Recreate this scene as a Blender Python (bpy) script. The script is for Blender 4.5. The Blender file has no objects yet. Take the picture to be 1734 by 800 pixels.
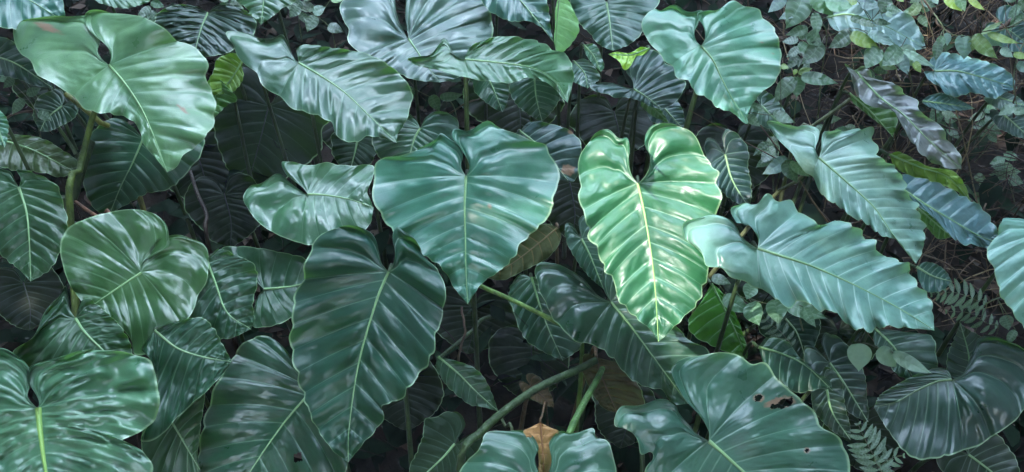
import bpy, math, random
import numpy as np
from mathutils import Vector
R = math.radians
scene = bpy.context.scene
C = scene.collection
rng = np.random.RandomState(7)
random.seed(7)

# ---------------------------------------------------------------- camera
CAM = np.array([0.0, 0.0, 1.55]); PITCH = R(25); FPX = 1349.0
cam_d = bpy.data.cameras.new('camera'); cam = bpy.data.objects.new('camera', cam_d); C.objects.link(cam)
cam.location = CAM; cam.rotation_euler = (R(90) - PITCH, 0, 0)
cam_d.sensor_fit = 'HORIZONTAL'; cam_d.sensor_width = 36.0; cam_d.lens = 36.0 * FPX / 1734.0
cam_d.clip_start = 0.05; cam_d.clip_end = 500
scene.camera = cam
# ---------------------------------------------------------------- light
SUN = np.array([-0.58, -0.50, 0.62]); SUN /= np.linalg.norm(SUN)
SUN_EL = math.asin(SUN[2]); SUN_AZ = math.atan2(SUN[0], SUN[1])
world = bpy.data.worlds.new("World"); scene.world = world; world.use_nodes = True
wn = world.node_tree; bg = wn.nodes['Background']
sky = wn.nodes.new('ShaderNodeTexSky'); sky.sky_type = 'NISHITA'; sky.sun_disc = False
sky.sun_elevation = SUN_EL; sky.sun_rotation = SUN_AZ
sky.air_density = 1.0; sky.dust_density = .6; sky.ozone_density = 1.0
# broken bright cloud over the blue
wtc = wn.nodes.new('ShaderNodeTexCoord'); wno = wn.nodes.new('ShaderNodeTexNoise'); wno.inputs['Scale'].default_value = 2.6
wno.inputs['Detail'].default_value = 5; wn.links.new(wtc.outputs['Generated'], wno.inputs['Vector'])
wmr = wn.nodes.new('ShaderNodeMapRange'); wmr.interpolation_type = 'SMOOTHSTEP'; wn.links.new(wno.outputs['Fac'], wmr.inputs[0])
for i_, v_ in zip((1, 2, 3, 4), (.47, .58, 0.0, 1.0)): wmr.inputs[i_].default_value = v_
wmx = wn.nodes.new('ShaderNodeMix'); wmx.data_type = 'RGBA'; wn.links.new(wmr.outputs[0], wmx.inputs[0])
wn.links.new(sky.outputs[0], wmx.inputs[6]); wmx.inputs[7].default_value = (14.0, 17.5, 21.5, 1)
wn.links.new(wmx.outputs[2], bg.inputs[0]); bg.inputs[1].default_value = 0.15
sun_d = bpy.data.lights.new('sun', 'SUN'); sun = bpy.data.objects.new('sun', sun_d); C.objects.link(sun)
sun_d.energy = 1.35; sun_d.angle = R(0.6); sun_d.color = (1.0, 0.97, 0.92)
sun.rotation_euler = Vector(SUN).to_track_quat('Z', 'Y').to_euler()
scene.view_settings.view_transform = 'Standard'; scene.view_settings.look = 'None'
scene.view_settings.gamma = 1.0; scene.view_settings.exposure = 3.05
scene.view_settings.use_curve_mapping = False
scene.cycles.max_bounces = 8; scene.cycles.diffuse_bounces = 4; scene.cycles.glossy_bounces = 3
scene.cycles.transmission_bounces = 4; scene.cycles.sample_clamp_indirect = 4.0
scene.cycles.use_denoising = True

# ---------------------------------------------------------------- maths helpers
FW = np.array([0, math.cos(PITCH), -math.sin(PITCH)]); UP = np.array([0, math.sin(PITCH), math.cos(PITCH)])
RT = np.array([1.0, 0, 0])
def ray(px):                      # directions through image positions, unit step along the optical axis
    px = np.asarray(px, float)
    return FW + (px[..., 0:1] - 867.0) / FPX * RT + (400.0 - px[..., 1:2]) / FPX * UP
def pt(x, y, d): return CAM + ray(np.array([x, y], float)) * d
def ground_z(x, y):
    x = np.asarray(x, float); y = np.asarray(y, float)
    s = np.log1p(np.exp(np.clip((y - 1.75) * 5, -40, 40))) / 5
    s = np.minimum(s, 0) + np.where(s > 12, 12 + (s - 12) * 0.15, s)
    z = -0.78 + 0.60 * s
    z = z + 0.68 / (1 + np.exp((y - 0.9) * 7))
    return z + 0.05 * np.sin(x * 1.7 + y) * np.cos(y * 2.1 - x * .6) + 0.02 * np.sin(x * 5.1) * np.sin(y * 6.3)
def vnoise(x, y, seed=0):
    xi = np.floor(x).astype(np.int64); yi = np.floor(y).astype(np.int64)
    fx = x - xi; fy = y - yi; fx = fx * fx * (3 - 2 * fx); fy = fy * fy * (3 - 2 * fy)
    def h(a, b):
        n = (a * 374761393 + b * 668265263 + seed * 974634777) & 0x7fffffff
        n = ((n ^ (n >> 13)) * 1274126177) & 0x7fffffff
        return ((n ^ (n >> 16)) & 0xffff) / 32767.5 - 1.0
    return (h(xi, yi) * (1 - fx) + h(xi + 1, yi) * fx) * (1 - fy) + (h(xi, yi + 1) * (1 - fx) + h(xi + 1, yi + 1) * fx) * fy
def sstep(a, b, x):
    t = np.clip((x - a) / (b - a), 0, 1); return t * t * (3 - 2 * t)
def smooth(P, n):                 # Catmull-Rom through P, resampled to n points at even arc length
    P = np.asarray(P, float)
    if len(P) == 2: Q = P
    else:
        E = np.vstack([2 * P[0] - P[1], P, 2 * P[-1] - P[-2]]); Q = []
        for i in range(len(P) - 1):
            a, b, c, d = E[i:i + 4]; k = np.linspace(0, 1, 12, endpoint=False)[:, None]
            Q.append(0.5 * (2 * b + (c - a) * k + (2 * a - 5 * b + 4 * c - d) * k ** 2 + (3 * b - a - 3 * c + d) * k ** 3))
        Q = np.vstack(Q + [P[-1:]])
    L = np.r_[0, np.cumsum(np.linalg.norm(np.diff(Q, axis=0), axis=1))]
    t = np.linspace(0, L[-1], n)
    return np.stack([np.interp(t, L, Q[:, k]) for k in range(Q.shape[1])], 1)

# ---------------------------------------------------------------- mesh helpers
def mesh_np(name, V, F, mat=None, attrs=None, smooth_=True):
    me = bpy.data.meshes.new(name); V = np.asarray(V, np.float32); F = np.asarray(F, np.int32)
    k = F.shape[1]
    me.vertices.add(len(V)); me.vertices.foreach_set('co', V.ravel())
    me.loops.add(F.size); me.loops.foreach_set('vertex_index', F.ravel())
    me.polygons.add(len(F)); me.polygons.foreach_set('loop_start', np.arange(0, F.size, k, dtype=np.int32))
    me.polygons.foreach_set('loop_total', np.full(len(F), k, np.int32))
    me.polygons.foreach_set('use_smooth', np.full(len(F), smooth_, bool))
    for an, av in (attrs or {}).items():
        a = me.attributes.new(an, 'FLOAT', 'POINT'); a.data.foreach_set('value', np.asarray(av, np.float32))
    me.update(calc_edges=True); me.validate()
    if mat: me.materials.append(mat)
    return me
def link(name, me, parent=None, loc=None, color=None):
    o = bpy.data.objects.new(name, me); C.objects.link(o)
    if parent is not None: o.parent = parent
    if loc is not None: o.location = loc
    if color is not None: o.color = (*color[:3], 1)
    return o
def tag(o, label, cat, group=None, kind=None):
    if label: o['label'] = label
    if cat: o['category'] = cat
    if group: o['group'] = group
    if kind: o['kind'] = kind
    return o
def empty(name, loc):
    o = bpy.data.objects.new(name, None); o.empty_display_size = .05; C.objects.link(o); o.location = loc
    return o
def tube_geo(P, r, k=8):
    P = np.asarray(P, float); n = len(P); r = np.broadcast_to(np.asarray(r, float), (n,))
    T = np.gradient(P, axis=0); T /= np.linalg.norm(T, axis=1)[:, None] + 1e-9
    ref = np.array([0.13, 0.3, 0.94]) if abs(T[:, 2]).mean() < .8 else np.array([0.94, 0.3, 0.1])
    A = np.cross(T, ref); A /= np.linalg.norm(A, axis=1)[:, None] + 1e-9; B = np.cross(T, A)
    a = np.linspace(0, 2 * np.pi, k, endpoint=False)
    V = (P[:, None] + r[:, None, None] * (np.cos(a)[None, :, None] * A[:, None] + np.sin(a)[None, :, None] * B[:, None])).reshape(-1, 3)
    i = np.arange(n - 1)[:, None] * k; j = np.arange(k)[None]; j2 = (j + 1) % k
    F = np.stack([i + j, i + j2, i + k + j2, i + k + j], -1).reshape(-1, 4)
    return V, F

# ---------------------------------------------------------------- materials
def N(nt, typ, **kw):
    n = nt.nodes.new(typ)
    for k, v in kw.items(): setattr(n, k, v)
    return n
def math_(nt, op, a, b=None, c=None):
    n = nt.nodes.new('ShaderNodeMath'); n.operation = op
    for i, v in enumerate((a, b, c)):
        if v is None: continue
        if isinstance(v, (int, float)): n.inputs[i].default_value = v
        else: nt.links.new(v, n.inputs[i])
    return n.outputs[0]
def ramp01(nt, v, a, b, lo=0.0, hi=1.0):
    n = nt.nodes.new('ShaderNodeMapRange'); n.interpolation_type = 'SMOOTHSTEP'
    nt.links.new(v, n.inputs[0])
    for i, q in zip((1, 2, 3, 4), (a, b, lo, hi)):
        if isinstance(q, (int, float)): n.inputs[i].default_value = q
        else: nt.links.new(q, n.inputs[i])
    return n.outputs[0]
def mixc(nt, f, a, b, typ='MIX'):
    n = nt.nodes.new('ShaderNodeMix'); n.data_type = 'RGBA'; n.blend_type = typ
    for i, v in ((0, f), (6, a), (7, b)):
        if isinstance(v, (int, float)): n.inputs[i].default_value = v
        elif isinstance(v, tuple): n.inputs[i].default_value = (*v[:3], 1)
        else: nt.links.new(v, n.inputs[i])
    return n.outputs[2]
def noise(nt, co, scale, detail=3, rough=.55, dist=0):
    n = nt.nodes.new('ShaderNodeTexNoise'); n.inputs['Scale'].default_value = scale
    n.inputs['Detail'].default_value = detail; n.inputs['Roughness'].default_value = rough
    n.inputs['Distortion'].default_value = dist
    if co is not None: nt.links.new(co, n.inputs['Vector'])
    return n.outputs['Fac']
def attr(nt, name):
    n = nt.nodes.new('ShaderNodeAttribute'); n.attribute_name = name; return n.outputs['Fac']

def leaf_material(name, rough=.33, vein=(0.30, 0.46, 0.30), vein_amt=.38, spots=.5, bump=.10, translu=.16, spec=.75):
    m = bpy.data.materials.new(name); m.use_nodes = True; nt = m.node_tree; L = nt.links
    b = nt.nodes['Principled BSDF']; out = nt.nodes['Material Output']
    co = N(nt, 'ShaderNodeTexCoord').outputs['Object']; info = N(nt, 'ShaderNodeObjectInfo')
    geo = N(nt, 'ShaderNodeNewGeometry')
    vs, t, sp, md, dk = attr(nt, 'vs'), attr(nt, 'tt'), attr(nt, 'sp'), attr(nt, 'md'), attr(nt, 'dk')
    base = info.outputs['Color']
    n1 = noise(nt, co, 7, 3); n2 = noise(nt, co, 90, 4, .65)
    base = mixc(nt, 1.0, base, mixc(nt, ramp01(nt, n1, .3, .7), (.72, .78, .80), (1.25, 1.18, 1.1)), 'MULTIPLY')
    base = mixc(nt, 1.0, base, mixc(nt, n2, (.82, .82, .82), (1.18, 1.18, 1.18)), 'MULTIPLY')
    f = math_(nt, 'ABSOLUTE', math_(nt, 'SUBTRACT', math_(nt, 'FRACT', math_(nt, 'ADD', vs, .5)), .5))
    dist = math_(nt, 'MULTIPLY', f, sp)
    w = math_(nt, 'MULTIPLY_ADD', math_(nt, 'SUBTRACT', 1.0, t), .0028, .0004)
    vm = ramp01(nt, dist, math_(nt, 'MULTIPLY', w, .35), w, 1.0, 0.0)
    # finer veins between the main ones, fading to the margin
    f2 = math_(nt, 'ABSOLUTE', math_(nt, 'SUBTRACT', math_(nt, 'FRACT', math_(nt, 'ADD', math_(nt, 'MULTIPLY', vs, 4.0), .5)), .5))
    v2 = ramp01(nt, f2, 0.0, .14, 1.0, 0.0)
    mdm = ramp01(nt, math_(nt, 'ABSOLUTE', md), .001, .006, 1.0, 0.0)
    mask = math_(nt, 'MAXIMUM', vm, mdm)
    mask = math_(nt, 'MULTIPLY', math_(nt, 'MAXIMUM', mask, math_(nt, 'MULTIPLY', v2, .07)), vein_amt)
    base = mixc(nt, mask, base, mixc(nt, .3, vein, info.outputs['Color']))
    edge = ramp01(nt, t, .972, .99)
    base = mixc(nt, math_(nt, 'MULTIPLY', edge, .8), base, (.22, .34, .18))
    # brown flecks and scorched marks
    s1 = ramp01(nt, noise(nt, co, 38, 2, .5), .80, .84)
    base = mixc(nt, math_(nt, 'MULTIPLY', s1, spots), base, (.13, .10, .05))
    base = mixc(nt, dk, base, (.22, .13, .08))
    under = mixc(nt, .45, base, (.12, .22, .07))
    base = mixc(nt, geo.outputs['Backfacing'], base, under)
    L.new(base, b.inputs['Base Color'])
    rg = ramp01(nt, noise(nt, co, 14, 4, .6), .25, .75, rough - .07, rough + .13)
    rg = math_(nt, 'MAXIMUM', rg, math_(nt, 'MULTIPLY', geo.outputs['Backfacing'], .6))
    rg = math_(nt, 'MAXIMUM', rg, math_(nt, 'MULTIPLY', dk, .7))
    L.new(rg, b.inputs['Roughness']); b.inputs['Specular IOR Level'].default_value = spec
    bm = N(nt, 'ShaderNodeBump'); bm.inputs['Strength'].default_value = bump; bm.inputs['Distance'].default_value = .006
    wave = noise(nt, co, 60, 5, .7, .8)
    h = math_(nt, 'ADD', math_(nt, 'MULTIPLY', wave, 1.0), math_(nt, 'MULTIPLY', n2, .25))
    h = math_(nt, 'SUBTRACT', h, math_(nt, 'MULTIPLY', v2, .18)); h = math_(nt, 'SUBTRACT', h, math_(nt, 'MULTIPLY', vm, .25))
    L.new(h, bm.inputs['Height']); L.new(bm.outputs[0], b.inputs['Normal'])
    tr = N(nt, 'ShaderNodeBsdfTranslucent')
    L.new(mixc(nt, 1.0, mixc(nt, .5, base, (.12, .30, .03)), (2.2, 2.4, 1.2), 'MULTIPLY'), tr.inputs[0])
    mx = N(nt, 'ShaderNodeMixShader'); mx.inputs[0].default_value = translu
    L.new(b.outputs[0], mx.inputs[1]); L.new(tr.outputs[0], mx.inputs[2]); L.new(mx.outputs[0], out.inputs[0])
    return m
M_LEAF = leaf_material('broad_leaf')
M_MATTE = leaf_material('broad_leaf_dusty', rough=.46, spots=.35, spec=.5)
M_SATIN = leaf_material('broad_leaf_satin', rough=.38, spots=.35, vein_amt=.35, spec=.5)
M_SUNLIT = leaf_material('broad_leaf_young', rough=.40, spots=.3, vein_amt=.5, spec=.7, translu=.08)
M_PALE = leaf_material('broad_leaf_waxy', rough=.32, vein=(.42, .56, .46), vein_amt=.75, spots=.3, spec=.6)
M_SHADE = leaf_material('broad_leaf_dulled_for_shade', rough=.6, vein_amt=.12, bump=.2, spec=.2)  # dulled for dark leaves in hollows; near-black ones stand in for shade
M_SMALL = leaf_material('creeper_leaf', rough=.42, vein=(.26, .42, .26), vein_amt=.28, translu=.22)
M_DRY = leaf_material('dry_leaf', rough=.75, vein=(.25, .12, .05), vein_amt=.4, translu=.1, spec=.2)

def plain_material(name, c1, c2, scale, rough=.6, bump=.3, objcol=False, stretch=None, spec=.4):
    m = bpy.data.materials.new(name); m.use_nodes = True; nt = m.node_tree; L = nt.links
    b = nt.nodes['Principled BSDF']; co = N(nt, 'ShaderNodeTexCoord').outputs['Object']
    if stretch:
        mp = N(nt, 'ShaderNodeMapping'); mp.inputs['Scale'].default_value = stretch; L.new(co, mp.inputs[0]); co = mp.outputs[0]
    n = noise(nt, co, scale, 5, .6)
    col = mixc(nt, ramp01(nt, n, .3, .7), c1, c2)
    if objcol:
        info = N(nt, 'ShaderNodeObjectInfo'); col = mixc(nt, 1.0, col, info.outputs['Color'], 'MULTIPLY')
    L.new(col, b.inputs['Base Color']); b.inputs['Roughness'].default_value = rough
    b.inputs['Specular IOR Level'].default_value = spec
    bm = N(nt, 'ShaderNodeBump'); bm.inputs['Strength'].default_value = bump; bm.inputs['Distance'].default_value = .01
    L.new(noise(nt, co, scale * 3, 4), bm.inputs['Height']); L.new(bm.outputs[0], b.inputs['Normal'])
    return m
M_STALK = plain_material('leaf_stalk', (.50, .52, .45), (1.35, 1.25, 1.1), 40, .5, .5, True, (1, 1, .35))
M_RIB = plain_material('midrib', (.85, .9, .8), (1.15, 1.1, 1.0), 30, .38, .1, True)
M_TWIG = plain_material('dead_twig', (.05, .033, .022), (.16, .11, .075), 14, .85, .5)
M_BARK = plain_material('bark', (.05, .04, .03), (.14, .11, .08), 9, .9, .8, stretch=(1, 1, .3))

# ---------------------------------------------------------------- setting: ground
def build_ground():
    xs = np.r_[np.linspace(-60, -5, 24), np.linspace(-4.8, 4.8, 121), np.linspace(5, 60, 24)]
    ys = np.r_[np.linspace(-60, 0, 18), np.linspace(.05, 7, 130), np.linspace(7.3, 120, 50)]
    X, Y = np.meshgrid(xs, ys); Z = ground_z(X, Y)
    near = (np.abs(X) < 5) & (Y < 7.2) & (Y > 0)
    Z = Z + near * (.03 * vnoise(X * 4, Y * 4, 3) + .015 * vnoise(X * 11, Y * 11, 4))
    V = np.stack([X, Y, Z], -1).reshape(-1, 3); nx = len(xs)
    i = np.arange(len(ys) - 1)[:, None] * nx + np.arange(nx - 1)[None]
    F = np.stack([i, i + 1, i + nx + 1, i + nx], -1).reshape(-1, 4)
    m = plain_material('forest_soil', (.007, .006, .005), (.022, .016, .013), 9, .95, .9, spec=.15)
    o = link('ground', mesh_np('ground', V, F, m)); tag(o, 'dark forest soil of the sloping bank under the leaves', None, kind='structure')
build_ground()

# ---------------------------------------------------------------- big leaves
CORD = [(0, 0), (.05, -.08), (.09, -.2), (.2, -.33), (.48, -.38), (.78, -.27), (.96, -.05), (1.0, .17), (.93, .4), (.75, .62), (.5, .8), (.24, .92), (.08, .975), (0, 1)]
OVAT = [(0, 0), (.5, .03), (.88, .17), (1, .36), (.88, .55), (.52, .75), (.2, .89), (.05, .96), (0, 1)]
LANC = [(0, 0), (.3, .03), (.8, .2), (1, .42), (.85, .65), (.45, .86), (.12, .96), (0, 1)]

def inpoly(P, poly):
    x, y = P[:, 0], P[:, 1]; ins = np.zeros(len(P), bool); poly = np.asarray(poly, float); j = len(poly) - 1
    for i in range(len(poly)):
        xi, yi = poly[i]; xj, yj = poly[j]
        ins ^= ((yi > y) != (yj > y)) & (x < (xj - xi) * (y - yi) / (yj - yi + 1e-9) + xi); j = i
    return ins
LEAFPTS = {}
def blade_geo(mid, A, B, d, el, az=0, roll=0, fold=.16, ku=.8, kv=.35, kb=.35, na=5, nb=8, relief=1., wave=1., wr=1., bow=.045,
              ns=150, nt=26, seed=0, under=False, holes=(), s0=None, scorch=(), edge=1., lap=.010):
    rs = np.random.RandomState(seed + 11)
    el, az = R(el), R(az); n = np.array([math.sin(az) * math.cos(el), -math.cos(az) * math.cos(el), math.sin(el)])
    mid = np.asarray(mid, float); J = CAM + ray(mid[0]) * d
    rt = ray(mid[-1]); tip0 = CAM + rt * (n @ (J - CAM)) / (n @ rt)
    v = tip0 - J; Lm = np.linalg.norm(v); v /= Lm; u = np.cross(n, v)
    ax2 = mid[-1] - mid[0]; Lpx = np.linalg.norm(ax2); ax2 = ax2 / Lpx
    msm = smooth(mid, 200)
    lowseed = rs.randint(1000); ph = rs.rand(4) * 6.28
    def project(Q):
        r = ray(Q); nr = r @ n; nr = np.where(np.abs(nr) < .12, -.12, nr); H = np.zeros(Q.shape[:-1])
        for _ in range(6):
            lam = ((J - CAM) @ n + H) / nr
            P = CAM + r * lam[..., None]; D = P - J; uu = D @ u; vv = D @ v
            H = fold * (np.sqrt(uu ** 2 + .0009) - .03) - ku * uu ** 2 - np.where(vv > 0, kv, kb) * vv ** 2 \
                + .075 * Lm * (np.sin(vv / Lm * 4.5 + ph[0]) * np.sin(uu / Lm * 5.5 + ph[1])) * np.minimum(1, np.abs(uu) / Lm * 3)
            H = np.clip(H, -.35 * Lm, .35 * Lm)
        return P, uu, vv
    Vs, Fs, at = [], [], {k: [] for k in ('vs', 'tt', 'sp', 'md', 'dk')}; off = 0; pxs = []
    for side, O in enumerate((A, B)):
        E = smooth(O, ns); s = np.linspace(0, 1, ns)
        proj = (E - mid[0]) @ ax2 / Lpx
        if s0 is None:
            k = np.where(proj < .18)[0]; S0 = min(max(s[k[-1]] if len(k) else .05, .02), .7)
        else: S0 = s0
        m = np.clip((s - S0) / (1 - S0), 0, 1); mp = m ** 1.25
        Mx = np.stack([np.interp(mp * 199, np.arange(200), msm[:, k]) for k in (0, 1)], 1)
        nA = na if S0 > .08 else 0
        vs = np.where(s < S0, nA * s / max(S0, 1e-3), nA + nb * m ** 1.12)
        vs = vs + .16 * vnoise(vs * .9, vs * 0 + side * 7.3, seed) + (.5 if nA == 0 else .35)
        t = np.linspace(0, 1, nt) ** .95
        # margin: notched at each vein end, rounded between, with ragged little ripples
        dE = E - Mx; Le = np.linalg.norm(dE, axis=1); dn = dE / (Le[:, None] + 1e-6)
        amp = edge * np.minimum(.014 * Lpx, Le * .05) * sstep(0, .08, s) * (1 - sstep(.93, 1, s))
        ragged = (np.abs(np.sin(np.pi * vs)) - .6) + .5 * vnoise(vs * 3.1, vs * 0 + side, seed + 5)
        E = E + dn * (amp * ragged)[:, None]
        dE = E - Mx; Le = np.linalg.norm(dE, axis=1)
        bw = bow * sstep(S0 * .5, S0 + .15, s) * Le
        Q = Mx[:, None] + dE[:, None] * t[None, :, None] - ax2 * (bw[:, None] * 4 * t * (1 - t))[..., None]
        if S0 > .08:
            wf = (1 - sstep(.30 * S0, .95 * S0, s))[:, None, None]
            st = s[:, None] * t[None]
            Ef = np.stack([np.interp(st, s, E[:, k]) for k in (0, 1)], -1)
            Q = Q * (1 - wf) + Ef * wf
        P, uu, vv = project(Q)
        # relief along the surface normal
        ds = np.gradient(P, axis=0); dt = np.gradient(P, axis=1); nn = np.cross(ds, dt)
        nn /= np.linalg.norm(nn, axis=2)[..., None] + 1e-12; nn *= np.sign((nn @ n))[..., None]
        nn[:, 0] = nn[:, 1]
        dvs = np.gradient(vs); sp = np.linalg.norm(ds, axis=2) / np.maximum(dvs[:, None], 1e-4)
        T = t[None]; VS = vs[:, None]
        sp_c = np.minimum(sp, .09)
        fr = VS - np.floor(VS); pil = np.abs(np.sin(np.pi * fr ** .62)) ** .7 * (.75 + .55 * vnoise(VS * .45 + 3, T * 1.4 + 0 * VS, seed + 9))
        prof = sstep(0, .22, T) * (1 - .25 * T)
        rel = relief * .185 * sp_c * (pil - .35) * prof
        rel = rel + relief * .07 * sp_c * vnoise(VS * 1.9 + 9, T * 1.3 + 0 * VS, seed + 1) * prof
        rel = rel + min(wr, 1.5) * .030 * sp_c * vnoise(VS * 2.6, T * 4 + 0 * VS, seed + 2) * sstep(0, .15, T)
        if wr > 1.2: rel = rel + (wr - 1.2) * .10 * sp_c * vnoise(VS * 4.2 + .8 * vnoise(T * 6 + 0 * VS, VS * 2, seed + 7), T * 7 + 0 * VS, seed + 8) * sstep(0, .15, T)
        rel = rel + wr * .012 * sp_c * vnoise(VS * 8, T * 15 + 0 * VS, seed + 3) * sstep(0, .1, T)
        rel = rel + wave * Lm * .030 * np.sin(np.pi * VS * 1.0 + ph[2] + 1.5 * vnoise(VS * .5, VS * 0, seed + 4)) * T ** 3.5 * sstep(0, .1, s)[:, None]
        rel = rel + wave * Lm * .02 * vnoise(VS * 1.4, T * 2 + 0 * VS, seed + 6) * T ** 2
        rel = rel - .055 * relief * sp_c * np.abs(vnoise(VS * 2.2 + .7 * T, T * 2.4 + 0 * VS, seed + 12)) * prof
        rel = rel * (1 - sstep(.95, 1, s))[:, None]
        if side == 1: rel = rel + lap * (1 - sstep(.5 * S0, 1.0 * S0, s))[:, None] * sstep(.05, .3, T) * Lm / .4
        rq = ray(Q); rn = np.einsum('ijk,ijk->ij', rq, nn); rn = np.where(rn > -.28, -.28, rn)
        P = P + rq * (rel / rn)[..., None]
        # midrib distance in metres
        Mp = P[:, :1]; md = np.linalg.norm(P - Mp, axis=2); md = np.where(s[:, None] < S0 * .9, 1.0, md)
        md = md * (1 + 2.0 * m[:, None])
        dk = np.zeros(Q.shape[:2])
        for (cx, cy, rx, ry, an) in scorch:
            c, sn = math.cos(R(an)), math.sin(R(an)); X = Q[..., 0] - cx; Y = Q[..., 1] - cy
            rr = np.sqrt(((X * c + Y * sn) / rx) ** 2 + ((-X * sn + Y * c) / ry) ** 2) + .25 * vnoise(X * .25, Y * .25, 8)
            dk = np.maximum(dk, 1 - sstep(.8, 1.05, rr))
        idx = off + np.arange(ns * nt).reshape(ns, nt)
        F = np.stack([idx[:-1, :-1], idx[1:, :-1], idx[1:, 1:], idx[:-1, 1:]], -1).reshape(-1, 4)
        Pn = P.reshape(-1, 3)
        G = F - off
        flip = ((np.cross(Pn[G[:, 2]] - Pn[G[:, 0]], Pn[G[:, 3]] - Pn[G[:, 1]]) @ n).sum() < 0) != under
        if flip: F = F[:, ::-1]
        keep = np.ones(len(F), bool)
        fc = Q.reshape(-1, 2)[(F - off)].mean(1)
        for hpoly in holes: keep &= ~inpoly(fc, hpoly)
        F = F[keep]
        Vs.append(Pn); Fs.append(F); off += ns * nt; pxs.append(E)
        for k, a in (('vs', np.broadcast_to(VS, Q.shape[:2])), ('tt', np.broadcast_to(T, Q.shape[:2])), ('sp', sp), ('md', md), ('dk', dk)): at[k].append(a.reshape(-1))
        if side == 0:
            js = np.searchsorted(s, S0); rib = P[js:, 0].copy()
    return J, n, np.vstack(Vs), np.vstack(Fs), {k: np.concatenate(a) for k, a in at.items()}, rib, Lm, np.vstack(pxs)

GREEN = (.030, .085, .048)
def leaf(label, mid, A=None, B=None, d=2.6, el=50, w=None, tpl=CORD, col=GREEN, mat=None, seed=None, name='broad_leaf', stalk=None, sr=.0085,
         rib=.0042, ribcol=(.22, .37, .18), stalkcol=(.032, .058, .024), group='broad heart-shaped leaves covering the bank', cat='leaf', **kw):
    """one leaf: Empty at the end of its stalk > blade, midrib, stalk"""
    if col[1] < .085 and name == 'broad_leaf':
        col = (col[0] * .60, col[1] * .74, col[2] * .72); mat = mat or M_SATIN
    col = (col[0] * .92, col[1] * 1.2, col[2] * 1.04)
    leaf.k += 1; seed = leaf.k if seed is None else seed
    jr = random.Random(seed * 17 + 3); j1 = 1 + jr.uniform(-.12, .16); j2 = 1 + jr.uniform(-.12, .12)
    if name == 'broad_leaf': col = (col[0] * j1 * 1.05, col[1] * j2, col[2] * j2 / j1)
    mid = [tuple(p) for p in mid]
    if A is None:
        j = np.array(mid[0], float); tp = np.array(mid[-1], float); a = tp - j; pr = np.array([-a[1], a[0]]) / np.linalg.norm(a)
        wl, wr_ = w if isinstance(w, tuple) else (w, w)
        rs = np.random.RandomState(seed)
        cv = np.array([0., 0.])
        if len(mid) > 2: cv = np.array(mid[1]) - (j + tp) / 2
        def mk(sg, ww): return [j + a * y + pr * sg * ww * x * (1 + .06 * rs.randn() * (0 < y < 1)) + cv * (4 * y * (1 - y) if y > 0 else 0) for x, y in tpl]
        A, B = mk(1, wl), mk(-1, wr_)
    J, n, V, F, at, ribP, Lm, px = blade_geo(mid, A, B, d, el, seed=seed, **kw)
    LEAFPTS[leaf.k] = V
    # foot of the stalk
    sg = -1 if kw.get('under') else 1
    if stalk is None:
        bx, by = J[0] * .93 + .05 * math.sin(seed * 3.7), J[1] + .22
        path = [J - n * .004, J - n * .05 + np.array([0, .05, -.02]), np.array([(J[0] + bx) / 2, J[1] + .17, (J[2] + float(ground_z(bx, by))) / 2 - .02]),
                np.array([bx, by, float(ground_z(bx, by)) - .03])]
    else:
        path = [J - n * .004, J - n * .03] + [pt(*q) for q in stalk]
        l = path[-1]; dv = l - path[-2]; gz = float(ground_z(l[0], l[1] + .05)); k = min((l[2] - gz) / max(-dv[2], .03), .35 / (np.hypot(dv[0], dv[1]) + 1e-3))
        if l[2] > gz: path.append(np.array([l[0] + dv[0] * k, l[1] + dv[1] * k + .03, float(ground_z(l[0] + dv[0] * k, l[1] + dv[1] * k + .03)) - .03]))
    base = path[-1]
    root = empty(name, base); tag(root, label, cat, group)
    b = link('blade', mesh_np('blade', V - J, F, mat or M_LEAF, at), root, J - base, col)
    if rib:
        rp = ribP + n * (-.0002 if kw.get('under') else .0002) * 1; q = smooth(rp, 40) - J; rad = rib * (1 - .8 * np.linspace(0, 1, 40) ** .8)
        v_, f_ = tube_geo(q, rad, 8); link('midrib', mesh_np('midrib', v_, f_, M_RIB), root, J - base, ribcol)
    sp_ = smooth(path, 30) - base
    v_, f_ = tube_geo(sp_, np.linspace(sr * .62, sr * 1.25, 30), 10); link('stalk', mesh_np('stalk', v_, f_, M_STALK), root, (0, 0, 0), stalkcol)
    return root
leaf.k = 0

def ovate(parent, name, a, b, w, d, el, az=0, col=(.06, .13, .07), base=None, tpl=OVAT, mat=None, bend=0, under=False, seed=None, kv=.8, label=None):
    """a small leaf between image positions a and b, hung from its parent"""
    ovate.k += 1; s = ovate.k if seed is None else seed
    a = np.array(a, float); b = np.array(b, float); ax = b - a; L = np.linalg.norm(ax); pr = np.array([-ax[1], ax[0]]) / L
    mid = [a, (a + b) / 2 + pr * bend, b]
    A = [a + ax * y + pr * (w * x + bend * 4 * y * (1 - y)) for x, y in tpl]; B = [a + ax * y - pr * (w * x - bend * 4 * y * (1 - y)) for x, y in tpl]
    J, n, V, F, at, rp, Lm, px = blade_geo(mid, A, B, d, el, az, seed=s, ns=26, nt=8, na=0, nb=7, s0=.02, fold=.25, ku=1.5, kv=kv, relief=1.0, wr=.4, wave=.5, bow=.16, edge=.3, under=under)
    o = link(name, mesh_np(name, V - J, F, mat or M_SMALL, at), parent, J - base if base is not None else J, col)
    if label: o['label'] = label
    return o, J
ovate.k = 500
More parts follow.
